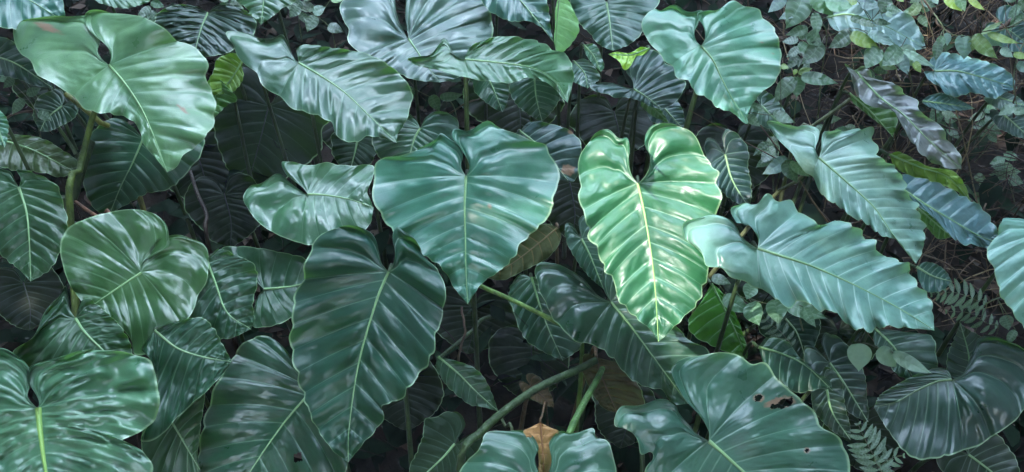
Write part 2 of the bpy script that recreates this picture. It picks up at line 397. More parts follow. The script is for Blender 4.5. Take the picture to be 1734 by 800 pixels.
# ================================================================ the large leaves, front rows and back rows
# image traces: mid = junction to tip, A and B = the two margins from junction to tip
leaf('large green heart leaf at the upper left with a scorched patch',
     [(185,111),(212,142),(240,185),(262,235),(283,292)],
     [(185,111),(172,99),(165,85),(169,74),(168,60),(158,40),(146,28),(100,27),(60,31),(30,38),(22,48),(26,75),(36,92),(50,102),(62,126),(92,142),(125,166),(150,188),(200,195),(226,206),(238,226),(243,244),(262,266),(283,292)],
     [(185,111),(188,98),(185,84),(176,73),(162,64),(148,48),(142,30),(150,20),(170,18),(205,24),(252,32),(280,52),(298,68),(320,76),(343,92),(352,113),(349,133),(357,152),(365,182),(359,215),(337,245),(312,262),(298,284),(283,292)],
     d=2.62, el=52, az=-8, col=(.080,.158,.095), scorch=[(80,47,24,6,24),(310,186,12,3,42)], na=5, nb=8,
     stalk=[(160,190,2.72),(145,245,2.72),(132,300,2.68),(118,352,2.64)], sr=.014, stalkcol=(.10,.15,.035))
leaf('long teal leaf right of the large scorched leaf, pointing down to the right',
     [(506,107),(545,130),(585,158),(625,196),(672,242)],
     [(506,107),(498,98),(490,80),(484,66),(477,58),(460,66),(440,65),(418,56),(383,55),(395,80),(408,103),(435,125),(448,146),(477,166),(495,183),(522,192),(560,208),(572,233),(600,242),(622,231),(650,235),(672,242)],
     [(506,107),(504,96),(502,84),(512,76),(532,76),(560,81),(595,85),(630,95),(660,112),(684,134),(698,156),(693,190),(684,212),(674,226),(672,242)],
     d=2.72, el=60, az=12, col=(.034,.095,.066), seed=3, wr=.7)
leaf('dark bluish wrinkled leaf with bronze sheen, touching the top edge left of centre',
     [(692,66),(705,85),(722,110),(745,140)],
     [(692,66),(682,50),(672,25),(668,-5),(650,-30),(615,-22),(577,6),(581,35),(590,50),(590,70),(612,92),(640,106),(668,120),(700,135),(745,140)],
     [(692,66),(689,50),(686,20),(695,-20),(740,-34),(790,-20),(826,12),(835,45),(834,64),(825,85),(800,112),(775,132),(745,140)],
     d=2.98, el=58, col=(.044,.086,.072), seed=5, wr=1.2, relief=1.3)
leaf('wide leaf seen nearly edge-on above the middle heart leaf, its margin drooping',
     [(787,101),(840,106),(900,115),(940,138),(961,174)],
     [(787,101),(778,99),(768,92),(760,74),(753,66),(745,72),(728,92),(712,95),(690,100),(700,108),(712,113),(735,118),(775,128),(805,135),(830,138),(870,140),(890,132),(915,136),(935,147),(952,166),(961,174)],
     [(787,101),(789,92),(796,80),(815,70),(845,62),(890,65),(920,74),(936,84),(958,92),(967,107),(971,120),(969,145),(961,174)],
     d=2.74, el=66, az=6, col=(.045,.115,.070), seed=6, fold=.05, kv=.9, stalk=[(789,140,2.78),(790,180,2.80),(791,225,2.84)], sr=.0115, stalkcol=(.09,.14,.045))
leaf('dark teal leaf cut by the top edge right of the pale upright leaf',
     [(1027,4),(1032,35),(1038,86)],
     [(1027,4),(1015,-10),(1005,-30),(985,-35),(968,-15),(966,5),(975,28),(985,44),(998,56),(1010,72),(1026,82),(1038,86)],
     [(1027,4),(1036,-12),(1050,-35),(1085,-40),(1112,-25),(1118,0),(1106,20),(1093,36),(1086,57),(1070,73),(1052,82),(1038,86)],
     d=3.05, el=50, col=(.030,.080,.060), seed=7)
leaf('blue green leaf touching the top edge directly left of the pale upright leaf',
     [(842,-30),(880,0),(938,72)],
     [(842,-30),(830,-25),(812,-8),(822,12),(835,22),(855,33),(873,37),(895,36),(910,43),(923,51),(938,72)],
     [(842,-30),(860,-40),(900,-35),(922,-10),(930,20),(932,45),(938,72)],
     d=3.1, el=55, col=(.032,.085,.065), seed=8)
leaf('pale light green upright leaf at the top centre showing its folded underside',
     [(948,-12),(943,40),(941,88)],
     [(948,-12),(944,0),(940,20),(940,45),(938,65),(941,88)],
     [(948,-12),(962,0),(970,16),(979,36),(980,56),(966,76),(953,88),(941,88)],
     d=2.95, el=12, az=25, col=(.26,.40,.20), mat=M_MATTE, seed=9, s0=.03, relief=.5, fold=.3)
leaf('large light green heart leaf at the top right centre with an open oval notch',
     [(1187,78),(1207,102),(1222,133),(1240,168),(1267,211)],
     [(1187,78),(1178,68),(1176,52),(1182,40),(1190,28),(1188,18),(1166,20),(1143,9),(1120,18),(1108,14),(1095,23),(1087,42),(1091,60),(1102,76),(1117,90),(1126,106),(1140,115),(1146,131),(1167,138),(1176,156),(1200,168),(1216,183),(1240,191),(1258,207),(1267,211)],
     [(1187,78),(1194,66),(1193,50),(1186,38),(1180,28),(1184,20),(1198,18),(1215,17),(1238,2),(1260,10),(1284,17),(1293,31),(1312,50),(1320,78),(1323,104),(1319,126),(1305,146),(1289,157),(1272,180),(1266,197),(1267,211)],
     scorch=[(1291,72,3,2,0),(1301,107,2,2,0),(1308,92,2,1.5,0)], d=2.68, el=48, az=5, col=(.090,.195,.135), seed=10, stalk=[(1180,150,2.80),(1172,180,2.82),(1160,225,2.86)], sr=.013, stalkcol=(.09,.14,.05))
leaf('large middle heart leaf with a tiny brown fleck right of its pale midrib',
     [(789,299),(787,350),(788,405),(789,460),(792,515)],
     [(789,299),(781,281),(784,262),(777,248),(765,239),(748,226),(737,238),(710,250),(682,264),(652,267),(638,276),(635,300),(630,322),(634,346),(650,371),(668,396),(690,415),(716,432),(743,449),(756,466),(772,492),(792,515)],
     [(789,299),(795,284),(790,268),(779,250),(766,234),(769,219),(798,219),(825,206),(843,215),(872,226),(900,240),(926,245),(931,262),(944,283),(948,302),(944,318),(935,336),(937,350),(925,371),(900,396),(880,415),(874,431),(850,456),(820,476),(802,500),(792,515)],
     d=2.28, el=46, az=-4, col=(.044,.118,.080), seed=11, nb=9, scorch=[(827,348,3,5,0)])
leaf('bright sunlit yellow green heart leaf right of the middle with a deep open notch',
     [(1080,311),(1089,350),(1098,400),(1106,455),(1111,510),(1115,579)],
     [(1080,311),(1070,297),(1065,275),(1067,252),(1062,233),(1047,232),(1031,220),(1010,227),(996,240),(990,252),(980,270),(977,295),(985,315),(980,331),(985,355),(997,384),(995,401),(1010,420),(1018,441),(1025,460),(1041,479),(1045,505),(1060,521),(1080,541),(1103,560),(1115,579)],
     [(1080,311),(1092,300),(1100,285),(1101,265),(1091,245),(1099,216),(1120,209),(1146,210),(1165,219),(1181,236),(1190,256),(1200,271),(1206,284),(1219,292),(1215,310),(1221,330),(1215,350),(1212,376),(1201,400),(1197,430),(1200,458),(1191,488),(1184,510),(1165,531),(1145,551),(1128,568),(1115,579)],
     d=2.25, el=42, az=-12, col=(.020,.090,.044), mat=M_SUNLIT, seed=12, nb=9, relief=1.8, wr=1.5, ribcol=(.28,.45,.16))
L_BRIGHT = leaf.k
leaf('broad pale teal leaf with scalloped margins right of the bright sunlit leaf',
     [(1283,421),(1320,433),(1372,450),(1432,476),(1492,506),(1540,533),(1582,560)],
     [(1283,421),(1270,413),(1253,398),(1245,381),(1234,371),(1212,366),(1188,367),(1160,374),(1158,395),(1170,415),(1190,431),(1197,450),(1220,456),(1237,470),(1262,476),(1280,490),(1301,495),(1316,510),(1336,517),(1365,512),(1390,528),(1412,527),(1426,541),(1442,554),(1470,560),(1503,553),(1542,556),(1582,560)],
     [(1283,421),(1285,405),(1279,392),(1266,381),(1247,377),(1239,357),(1262,345),(1284,346),(1300,331),(1325,340),(1350,350),(1369,368),(1400,380),(1420,372),(1446,385),(1465,401),(1480,406),(1488,430),(1510,435),(1540,449),(1544,470),(1560,490),(1575,506),(1580,532),(1582,560)],
     d=2.10, el=58, az=6, col=(.145,.230,.195), mat=M_PALE, edge=1.7, seed=13, nb=12, fold=.0, ku=.8, wave=1.4)
leaf('long blue grey leaf above the broad pale teal one, folded along its midrib',
     [(1387,268),(1424,300),(1459,331),(1484,356),(1510,395),(1551,447)],
     [(1387,268),(1381,252),(1386,236),(1386,221),(1362,212),(1330,211),(1299,207),(1315,231),(1334,252),(1360,288),(1376,301),(1391,330),(1414,346),(1440,366),(1464,376),(1492,398),(1519,407),(1540,432),(1551,447)],
     [(1387,268),(1391,250),(1391,236),(1396,223),(1412,221),(1438,221),(1455,220),(1477,217),(1481,245),(1494,270),(1514,283),(1534,310),(1539,335),(1554,346),(1556,362),(1566,386),(1562,425),(1551,447)],
     d=2.52, el=55, az=-4, col=(.165,.235,.230), mat=M_PALE, edge=1.7, seed=14, fold=-.1, ku=1.0, nb=12, wave=1.3, stalk=[(1362,295,2.62),(1340,315,2.66),(1300,345,2.75)], sr=.009, stalkcol=(.11,.13,.07))
leaf('narrow purplish grey leaf at the upper right with strongly rippled upper edge',
     [(1448,120),(1490,165),(1530,195),(1575,240),(1628,287)],
     [(1448,120),(1430,108),(1440,125),(1446,148),(1459,171),(1484,183),(1509,186),(1521,200),(1534,226),(1549,247),(1568,268),(1600,284),(1628,287)],
     [(1448,120),(1460,112),(1472,120),(1480,133),(1514,142),(1534,160),(1554,172),(1560,190),(1594,215),(1604,235),(1626,262),(1628,287)],
     d=2.78, el=58, az=-5, col=(.125,.130,.160), edge=1.7, seed=15, nb=9, wave=1.6, s0=.1, relief=1.3)
leaf('dark green underside strip below the narrow purplish grey leaf',
     [(1438,158),(1475,190),(1512,232)],
     [(1438,158),(1445,175),(1470,195),(1495,215),(1512,232)],
     [(1438,158),(1470,172),(1505,184),(1520,202),(1512,232)],
     d=2.84, el=40, col=(.035,.09,.02), mat=M_MATTE, seed=16, s0=.05)
leaf('olive yellow leaf underside arching above the ribbed blue leaf at the right',
     [(1506,262),(1560,284),(1605,300),(1643,340)],
     [(1506,262),(1515,282),(1540,298),(1580,312),(1612,320),(1643,340)],
     [(1506,262),(1525,258),(1572,282),(1614,290),(1634,314),(1643,340)],
     d=2.72, el=30, az=10, col=(.10,.15,.018), mat=M_MATTE, seed=17, s0=.05)
leaf('deeply ribbed blue leaf at the right, below the olive underside',
     [(1520,315),(1565,345),(1620,378),(1665,403),(1712,417)],
     [(1520,315),(1535,335),(1556,350),(1575,364),(1593,382),(1609,399),(1632,414),(1652,415),(1690,427),(1712,417)],
     [(1520,315),(1529,296),(1564,304),(1590,311),(1619,325),(1645,340),(1665,356),(1680,375),(1692,394),(1712,417)],
     d=2.62, el=50, az=8, col=(.09,.155,.175), edge=1.7, seed=18, nb=9, relief=1.6, s0=.1)
leaf('green underside patch of a leaf tucked below the ribbed blue leaf',
     [(1553,352),(1580,375),(1612,402)],
     [(1553,352),(1560,372),(1575,392),(1590,405),(1612,402)],
     [(1553,352),(1575,358),(1592,375),(1606,392),(1612,402)],
     d=2.70, el=30, col=(.05,.12,.02), mat=M_MATTE, seed=19, s0=.05)
leaf('pale ribbed leaf cut off by the right edge, halfway down',
     [(1765,395),(1772,450),(1780,520),(1790,590)],
     [(1765,395),(1750,378),(1725,370),(1696,373),(1690,395),(1671,426),(1680,450),(1688,476),(1694,500),(1710,521),(1730,550),(1760,580),(1790,590)],
     [(1765,395),(1780,375),(1830,380),(1860,430),(1850,500),(1820,560),(1790,590)],
     d=2.42, el=48, az=-12, col=(.17,.25,.22), mat=M_PALE, seed=20, relief=1.3)
leaf('small round leaf at the left, its midrib running to the lower left margin',
     [(240,462),(212,480),(182,500),(152,521)],
     [(240,462),(238,447),(262,432),(285,418),(286,402),(280,378),(262,363),(232,355),(200,357),(160,366),(125,380),(106,400),(102,430),(115,476),(134,505),(152,521)],
     [(240,462),(237,446),(252,425),(272,404),(300,398),(326,405),(346,415),(353,436),(350,476),(336,500),(327,526),(300,565),(256,597),(228,600),(221,574),(195,546),(152,521)],
     d=2.24, el=48, az=4, col=(.032,.088,.036), seed=21, nb=6, na=6, s0=.62, wr=1.4, edge=.5, lap=-.012)
leaf('very large quilted leaf in the lower left corner with a thick midrib',
     [(65,692),(69,735),(77,795),(92,870)],
     [(65,692),(55,684),(46,670),(52,650),(50,625),(32,606),(0,590),(-60,610),(-95,690),(-70,780),(-10,850),(92,870)],
     [(65,692),(66,680),(58,664),(46,645),(52,622),(100,604),(150,592),(205,596),(250,607),(260,626),(269,660),(267,698),(250,724),(208,745),(222,752),(245,768),(258,795),(240,840),(180,870),(92,870)],
     d=1.92, el=52, az=6, col=(.075,.16,.095), seed=22, wr=3.6, relief=1.2, rib=.008, ribcol=(.25,.42,.12), bow=.08)
leaf('dull green leaf rising behind the quilted corner leaf at the left',
     [(128,540),(150,570),(225,640)],
     [(128,540),(118,520),(112,486),(100,500),(75,532),(55,572),(20,600),(60,640),(140,650),(225,640)],
     [(128,540),(135,515),(150,505),(175,525),(200,548),(220,580),(224,606),(225,640)],
     d=2.14, el=50, col=(.030,.078,.045), seed=23, wr=2.2)
leaf('dark crumpled leaf with a folded right corner, below the small round leaf',
     [(262,560),(300,590),(345,605),(393,613)],
     [(262,560),(240,590),(252,605),(262,628),(270,660),(262,700),(238,748),(272,738),(302,706),(350,663),(372,640),(393,613)],
     [(262,560),(285,548),(310,542),(342,538),(362,556),(378,585),(393,613)],
     d=2.16, el=44, az=10, col=(.028,.072,.042), seed=24, wr=2.4, relief=1.2)
leaf('dark wavy leaf directly right of the small round leaf',
     [(350,440),(365,480),(385,530),(425,558)],
     [(350,440),(335,450),(345,480),(335,505),(318,540),(340,560),(380,575),(425,558)],
     [(350,440),(370,422),(400,432),(430,448),(436,474),(428,515),(432,540),(425,558)],
     d=2.3, el=46, col=(.027,.070,.040), seed=25, wr=2.0, relief=1.4, s0=.2)
leaf('narrow dark folded leaf with one bright ridge at the bottom left of centre',
     [(275,690),(300,730),(338,795)],
     [(275,690),(240,740),(250,790),(285,840),(338,850),(338,795)],
     [(275,690),(310,680),(345,662),(340,720),(335,770),(338,795)],
     d=2.2, el=35, az=20, col=(.025,.066,.034), seed=26, s0=.06, fold=.4)
leaf('large dark arrow leaf with a long pale midrib, lower left of the middle leaf',
     [(658,461),(641,500),(625,550),(611,600),(601,650),(594,700),(590,742),(590,783)],
     [(658,461),(646,445),(641,425),(634,402),(612,384),(572,384),(540,402),(524,430),(510,475),(496,514),(493,585),(502,636),(515,675),(534,720),(560,760),(590,783)],
     [(658,461),(666,447),(669,426),(664,402),(676,385),(702,404),(722,440),(746,464),(753,520),(738,566),(733,600),(696,655),(675,680),(646,686),(651,703),(640,724),(612,755),(590,783)],
     d=2.16, el=44, az=-4, col=(.024,.074,.058), seed=27, nb=9, bow=.02, wr=1.0, relief=2.3)
leaf('very dark wide leaf under the large dark arrow leaf, with a small tear',
     [(530,660),(490,705),(455,752),(420,805),(395,850)],
     [(530,660),(515,640),(490,600),(455,570),(415,580),(385,620),(360,665),(342,730),(334,800),(345,850),(395,850)],
     [(530,660),(545,640),(560,655),(575,720),(590,780),(560,830),(480,860),(395,850)],
     d=2.3, el=44, col=(.022,.062,.044), seed=28, nb=7, wr=1.3, mat=M_LEAF, ns=260, nt=50, holes=[[(497,770),(510,765),(512,780),(498,784)]])
leaf('mid green scallop-edged leaf left of the middle heart leaf, its tip pointing right',
     [(521,329),(552,331),(592,338),(633,352)],
     [(521,329),(508,322),(492,310),(478,297),(468,295),(440,311),(424,316),(412,337),(424,360),(450,386),(480,402),(515,414),(545,412),(570,398),(600,398),(624,384),(633,352)],
     [(521,329),(513,318),(498,307),(482,292),(478,274),(505,277),(530,281),(550,275),(588,281),(630,280),(632,298),(622,325),(628,340),(633,352)],
     d=2.5, el=58, az=6, col=(.036,.100,.058), seed=29, nb=6)
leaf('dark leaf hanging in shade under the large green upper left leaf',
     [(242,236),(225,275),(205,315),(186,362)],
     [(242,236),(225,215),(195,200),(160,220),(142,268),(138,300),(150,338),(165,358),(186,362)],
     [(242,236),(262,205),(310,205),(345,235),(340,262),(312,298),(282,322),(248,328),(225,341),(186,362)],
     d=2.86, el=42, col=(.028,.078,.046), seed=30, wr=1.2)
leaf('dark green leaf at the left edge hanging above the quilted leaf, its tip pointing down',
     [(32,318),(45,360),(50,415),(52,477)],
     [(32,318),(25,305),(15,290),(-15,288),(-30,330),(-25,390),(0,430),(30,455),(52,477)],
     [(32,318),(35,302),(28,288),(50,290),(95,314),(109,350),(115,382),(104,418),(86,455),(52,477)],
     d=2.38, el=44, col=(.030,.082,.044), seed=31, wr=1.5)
leaf('teal leaf in the top left corner behind the large scorched leaf',
     [(-25,-35),(40,-5),(85,22),(112,40)], w=(72,78), d=3.0, el=55, col=(.030,.090,.065), seed=32)
leaf('bluish grey wrinkled leaf near the top, behind the large scorched leaf',
     [(352,22),(340,50),(328,96)],
     [(352,22),(335,12),(300,8),(268,22),(262,45),(275,70),(300,90),(328,96)],
     [(352,22),(370,8),(408,14),(432,35),(430,58),(405,78),(385,90),(355,96),(328,96)],
     d=3.05, el=50, col=(.034,.062,.066), seed=33, wr=2.6, relief=1.6)
leaf('green leaf tip hanging from the top edge above the long teal leaf',
     [(450,-30),(446,5),(442,42)],
     [(450,-30),(430,-40),(402,-18),(400,2),(415,12),(428,28),(442,42)],
     [(450,-30),(470,-40),(505,-15),(498,4),(478,14),(466,25),(442,42)], d=3.1, el=45, col=(.034,.096,.054), seed=34)
leaf('light green leaf sliver along the top edge left of the dark wrinkled leaf',
     [(160,-30),(200,-5),(255,2)], w=(22,30), d=3.2, el=60, col=(.06,.14,.09), seed=35)
leaf('bright lime curled young leaf beside the right edge of the large scorched leaf',
     [(412,100),(398,125),(372,160)],
     [(412,100),(395,90),(368,100),(362,120),(355,135),(360,160),(372,160)],
     [(412,100),(410,115),(413,128),(408,142),(392,158),(372,160)],
     d=2.86, el=35, az=-20, col=(.14,.22,.025), mat=M_MATTE, seed=36, s0=.05, fold=.4, relief=1.4)
leaf('second lime leaf, paler and lower, curling under the first lime curled leaf',
     [(362,122),(365,160),(358,205)],
     [(362,122),(350,145),(355,175),(352,200),(358,205)],
     [(362,122),(378,140),(402,168),(385,178),(368,195),(358,205)],
     d=2.9, el=30, az=-25, col=(.10,.17,.05), mat=M_MATTE, seed=37, s0=.05, fold=.3)
leaf('large leaf coloured near black for the deep shade under the long teal leaf',
     [(455,180),(440,240),(415,330)], w=(95,110), d=3.35, el=30, col=(.006,.013,.010), seed=38, mat=M_SHADE, relief=.4, rib=.003, ribcol=(.02,.035,.02))  # deep shade under the teal leaf is put into its colour
leaf('dark leaf hanging left of the vertical stalk under the edge-on leaf',
     [(820,120),(835,150),(851,190)], w=(32,34), d=3.05, el=40, col=(.026,.072,.05), seed=39)
leaf('dark pointed leaf right of the vertical stalk under the edge-on leaf',
     [(905,130),(908,165),(918,206)], w=(42,48), d=3.02, el=38, col=(.024,.066,.046), seed=40)
leaf('dusky blue leaf with brown spots behind the right shoulder of the middle heart leaf',
     [(880,222),(915,250),(962,306)],
     [(880,222),(868,232),(900,262),(930,300),(962,306)],
     [(880,222),(900,206),(940,212),(968,224),(984,246),(980,282),(974,306),(962,306)],
     d=2.75, el=46, col=(.030,.060,.060), seed=41, s0=.08, scorch=[(962,288,12,10,0),(970,222,8,6,0)])
leaf('fan-shaped dark leaf left of the large light green heart leaf, folded toward the viewer',
     [(1073,151),(1095,165),(1122,186)],
     [(1073,151),(1060,148),(1030,140),(1000,144),(1008,155),(1030,160),(1042,166),(1060,165),(1085,172),(1100,180),(1122,186)],
     [(1073,151),(1070,135),(1060,120),(1072,100),(1098,84),(1119,92),(1128,108),(1145,115),(1150,133),(1162,140),(1153,162),(1140,176),(1122,186)],
     d=2.86, el=56, col=(.032,.066,.062), seed=42, na=6, relief=1.4)
leaf('small pale green leaf hanging just below the fan-shaped dark leaf',
     [(1086,166),(1108,185),(1133,208)],
     [(1086,166),(1086,180),(1105,197),(1133,208)],
     [(1086,166),(1100,168),(1120,188),(1133,208)], d=2.9, el=30, col=(.08,.14,.07), mat=M_MATTE, seed=43, s0=.05)
leaf('vivid lime young leaf between the fan-shaped dark leaf and the top dark teal one',
     [(1100,82),(1068,93),(1030,92)],
     [(1100,82),(1085,80),(1066,90),(1045,88),(1030,92)],
     [(1100,82),(1090,93),(1073,98),(1068,112),(1057,119),(1048,104),(1030,92)],
     d=2.88, el=34, col=(.26,.42,.02), mat=M_SMALL, seed=44, s0=.05)
leaf('dull teal leaf behind the tip side of the edge-on leaf',
     [(972,104),(990,125),(995,150)],
     [(972,104),(962,115),(966,135),(978,142),(995,150)],
     [(972,104),(990,100),(1008,115),(1016,133),(995,150)], d=2.98, el=45, col=(.040,.09,.07), seed=45)
leaf('narrow drooping teal leaf under the top dark teal leaf',
     [(988,76),(1005,95),(1017,122)],
     [(988,76),(992,92),(1003,108),(1017,122)],
     [(988,76),(1008,76),(1020,100),(1023,114),(1017,122)], d=2.94, el=35, col=(.045,.10,.075), seed=46, s0=.05)
leaf('wide dark leaf with radiating shiny folds below the bright sunlit leaf',
     [(1035,512),(1070,555),(1110,610),(1165,684)],
     [(1035,512),(1012,500),(985,470),(945,448),(917,445),(905,461),(912,485),(925,515),(940,545),(960,566),(980,580),(1000,583),(1025,597),(1045,615),(1060,635),(1095,657),(1120,660),(1140,684),(1165,684)],
     [(1035,512),(1022,490),(1020,460),(1035,440),(1075,460),(1120,520),(1165,575),(1188,585),(1202,602),(1192,640),(1165,684)],
     d=2.46, el=48, az=4, col=(.034,.074,.056), seed=47, mat=M_LEAF, na=7, relief=1.4, wr=1.6)
leaf('dark leaf hanging on a bright green stalk left of the wide shiny-folded leaf',
     [(900,470),(915,520),(930,560),(953,611)],
     [(900,470),(880,465),(862,495),(872,535),(890,575),(925,598),(953,611)],
     [(900,470),(930,470),(960,520),(978,560),(985,585),(972,598),(953,611)],
     d=2.62, el=40, col=(.022,.064,.042), seed=48)
leaf('dark teal leaf peeping between the middle heart leaf and the bright sunlit leaf',
     [(985,405),(1000,435),(1022,490)], w=(26,38), d=2.62, el=38, col=(.025,.068,.052), seed=49)
leaf('backlit deep green leaf right of the tip of the bright sunlit leaf',
     [(1205,480),(1225,520),(1245,560),(1265,608)],
     [(1205,480),(1185,515),(1165,545),(1175,570),(1205,585),(1240,600),(1265,608)],
     [(1205,480),(1218,490),(1236,514),(1251,545),(1260,572),(1266,592),(1265,608)],
     d=2.5, el=30, az=12, col=(.035,.12,.012), mat=M_MATTE, seed=50, s0=.08)
leaf('largest bottom right leaf with a deep notch and two insect holes near its upper edge',
     [(1200,747),(1222,766),(1245,787),(1275,815),(1330,880)],
     [(1200,747),(1180,735),(1165,718),(1150,700),(1142,683),(1115,677),(1080,687),(1052,690),(1040,720),(1065,728),(1080,745),(1085,770),(1100,765),(1104,778),(1092,800),(1100,850),(1200,900),(1330,880)],
     [(1200,747),(1200,730),(1186,705),(1162,680),(1141,642),(1138,622),(1160,606),(1190,600),(1245,598),(1272,617),(1296,615),(1320,645),(1350,672),(1377,695),(1395,726),(1425,746),(1440,795),(1445,850),(1400,880),(1330,880)],
     d=2.0, el=48, az=2, col=(.034,.086,.060), seed=51, wr=1.3, rib=.006, ns=340, nt=70, scorch=[(1322,682,26,10,-12),(1285,674,10,7,0),(1366,763,5,5,0)], stalk=[(1120,700,2.2),(1083,748,2.15),(1088,805,2.1)], sr=.008,
     holes=[[(1278,671),(1286,668),(1292,672),(1286,680),(1279,680)],[(1303,690),(1308,684),(1313,686),(1319,681),(1325,675),(1334,676),(1341,672),(1343,681),(1338,688),(1330,689),(1326,693),(1316,691),(1309,693)],[(1363,763),(1367,759),(1370,763),(1366,767)]])
leaf('long dark leaf with a lime tip, right of the backlit green leaf',
     [(1285,588),(1325,600),(1365,620),(1410,662)],
     [(1285,588),(1295,620),(1320,645),(1350,665),(1390,658),(1410,662)],
     [(1285,588),(1300,572),(1335,580),(1352,603),(1382,630),(1405,645),(1410,662)],
     d=2.4, el=46, az=8, col=(.024,.062,.048), seed=52, s0=.08)
leaf('big near-black glossy leaf at the right side, fanning down from a curved midrib',
     [(1612,643),(1585,647),(1552,662),(1520,680),(1480,690)],
     [(1612,643),(1606,628),(1590,622),(1568,628),(1540,640),(1512,655),(1490,670),(1480,690)],
     [(1612,643),(1632,632),(1645,600),(1660,570),(1700,575),(1740,600),(1755,650),(1730,700),(1706,722),(1665,750),(1612,770),(1550,777),(1515,745),(1495,715),(1480,690)],
     d=2.42, el=50, az=-8, col=(.017,.040,.038), seed=53, mat=M_LEAF, na=8, relief=1.7, wr=1.6, s0=.7, ribcol=(.10,.17,.08))
leaf('dark upright leaf lobe behind the near-black leaf, below the fern',
     [(1640,640),(1640,600),(1625,545)], w=(48,42), d=2.6, el=36, col=(.022,.040,.042), seed=54, tpl=OVAT)
leaf('dusky leaf with a pale folded top behind the two small pale creeper leaves',
     [(1480,555),(1515,590),(1548,645)],
     [(1480,555),(1480,580),(1502,612),(1520,635),(1548,645)],
     [(1480,555),(1530,562),(1578,570),(1585,600),(1588,628),(1572,640),(1548,645)],
     d=2.55, el=44, col=(.036,.066,.058), seed=55, s0=.08)
leaf('dim leaf deep between the lime-tipped leaf and the near-black leaf',
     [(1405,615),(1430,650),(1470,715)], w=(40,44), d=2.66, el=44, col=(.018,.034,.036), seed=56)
leaf('notched teal leaf at the bottom centre in front of the orange dead leaf',
     [(922,835),(918,890),(912,990)],
     [(922,835),(916,808),(906,780),(912,757),(895,733),(860,729),(822,735),(810,762),(780,793),(772,850),(810,930),(912,990)],
     [(922,835),(928,805),(934,780),(930,750),(948,731),(968,735),(1003,726),(1008,742),(1030,746),(1037,775),(1046,800),(1050,850),(1010,930),(912,990)],
     d=1.95, el=50, col=(.032,.090,.064), seed=57, na=6)
leaf('small dark glossy leaf low in the centre gap under the middle heart leaf',
     [(742,604),(775,632),(805,662),(844,697)],
     [(742,604),(738,622),(750,645),(768,664),(795,685),(820,690),(844,697)],
     [(742,604),(775,612),(800,622),(820,640),(832,665),(844,697)],
     d=2.55, el=44, col=(.026,.062,.042), seed=58, s0=.12, stalk=[(800,560,2.8),(820,540,2.9)])
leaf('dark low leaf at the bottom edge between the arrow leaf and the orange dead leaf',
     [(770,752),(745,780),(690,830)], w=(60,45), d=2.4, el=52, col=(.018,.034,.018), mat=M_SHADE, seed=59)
leaf('dark green leaf with fine pale veins, behind the large arrow leaf to its upper left',
     [(447,490),(470,488),(500,484),(550,470)],
     [(447,490),(435,478),(415,455),(385,432),(378,420),(420,418),(480,428),(520,440),(550,470)],
     [(447,490),(435,505),(428,540),(432,555),(470,550),(505,530),(520,500),(550,470)],
     d=2.42, el=50, col=(.024,.066,.036), seed=60, na=5, nb=5)
leaf('dark leaf with star-like pale veins behind the left shoulder of the middle heart leaf',
     [(712,217),(700,240),(688,290)],
     [(712,217),(702,200),(680,190),(640,205),(630,240),(650,275),(688,290)],
     [(712,217),(722,198),(745,188),(775,205),(770,240),(735,275),(688,290)],
     d=2.8, el=46, col=(.026,.074,.048), seed=61)
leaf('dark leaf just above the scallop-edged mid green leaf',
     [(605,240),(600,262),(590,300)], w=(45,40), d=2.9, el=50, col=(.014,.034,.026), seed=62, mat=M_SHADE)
leaf('olive brown arched leaf at the left edge under the large scorched leaf',
     [(-20,232),(50,252),(128,292)],
     [(-20,232),(-20,270),(20,288),(70,292),(100,300),(128,292)],
     [(-20,232),(25,228),(75,236),(108,256),(130,272),(128,292)],
     d=2.7, el=45, col=(.045,.062,.024), seed=63, s0=.08, wr=1.3)
leaf('teal leaf tip poking in at the left edge above the olive brown arched leaf',
     [(-25,195),(-5,215),(8,250)], w=(20,24), d=2.45, el=45, col=(.04,.11,.07), seed=64)
leaf('dim bluish leaf at the left edge under the teal corner leaf',
     [(-10,95),(30,110),(90,150)], w=(30,35), d=3.1, el=50, col=(.022,.045,.040), seed=65)
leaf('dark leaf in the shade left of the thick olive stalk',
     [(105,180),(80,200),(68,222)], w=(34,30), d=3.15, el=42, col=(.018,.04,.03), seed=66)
leaf('dark blue leaf right of the bright sunlit leaf, above the broad pale teal leaf',
     [(1228,262),(1240,305),(1268,352)], w=(34,40), d=2.66, el=42, col=(.020,.044,.044), seed=67)
leaf('dim blue leaf piece behind the stalk of the large light green heart leaf',
     [(1120,178),(1135,195),(1160,222)], w=(30,26), d=3.0, el=48, col=(.03,.06,.07), seed=68)
leaf('pale blue leaf at the top right behind the green creeper leaves',
     [(1400,30),(1440,25),(1500,45),(1568,82)],
     [(1400,30),(1410,48),(1440,62),(1480,72),(1520,80),(1545,85),(1568,82)],
     [(1400,30),(1420,5),(1460,-5),(1510,12),(1545,28),(1552,42),(1562,60),(1568,82)],
     d=3.1, el=58, az=4, col=(.14,.22,.26), seed=69, s0=.1)
leaf('blue grey leaf with a level midrib at the far right below a hanging creeper',
     [(1583,121),(1620,121),(1665,132),(1722,150)],
     [(1583,121),(1565,122),(1575,138),(1592,148),(1600,158),(1618,165),(1640,158),(1660,160),(1684,168),(1700,158),(1722,150)],
     [(1583,121),(1572,108),(1590,90),(1620,92),(1660,102),(1695,114),(1715,130),(1722,150)],
     d=3.05, el=58, col=(.08,.14,.17), seed=70, wr=1.6)
leaf('thin blue grey leaf lying level under the far right leaf with the level midrib',
     [(1562,172),(1600,176),(1650,184)], w=(12,16), d=3.0, el=60, col=(.05,.09,.10), seed=71, tpl=LANC)
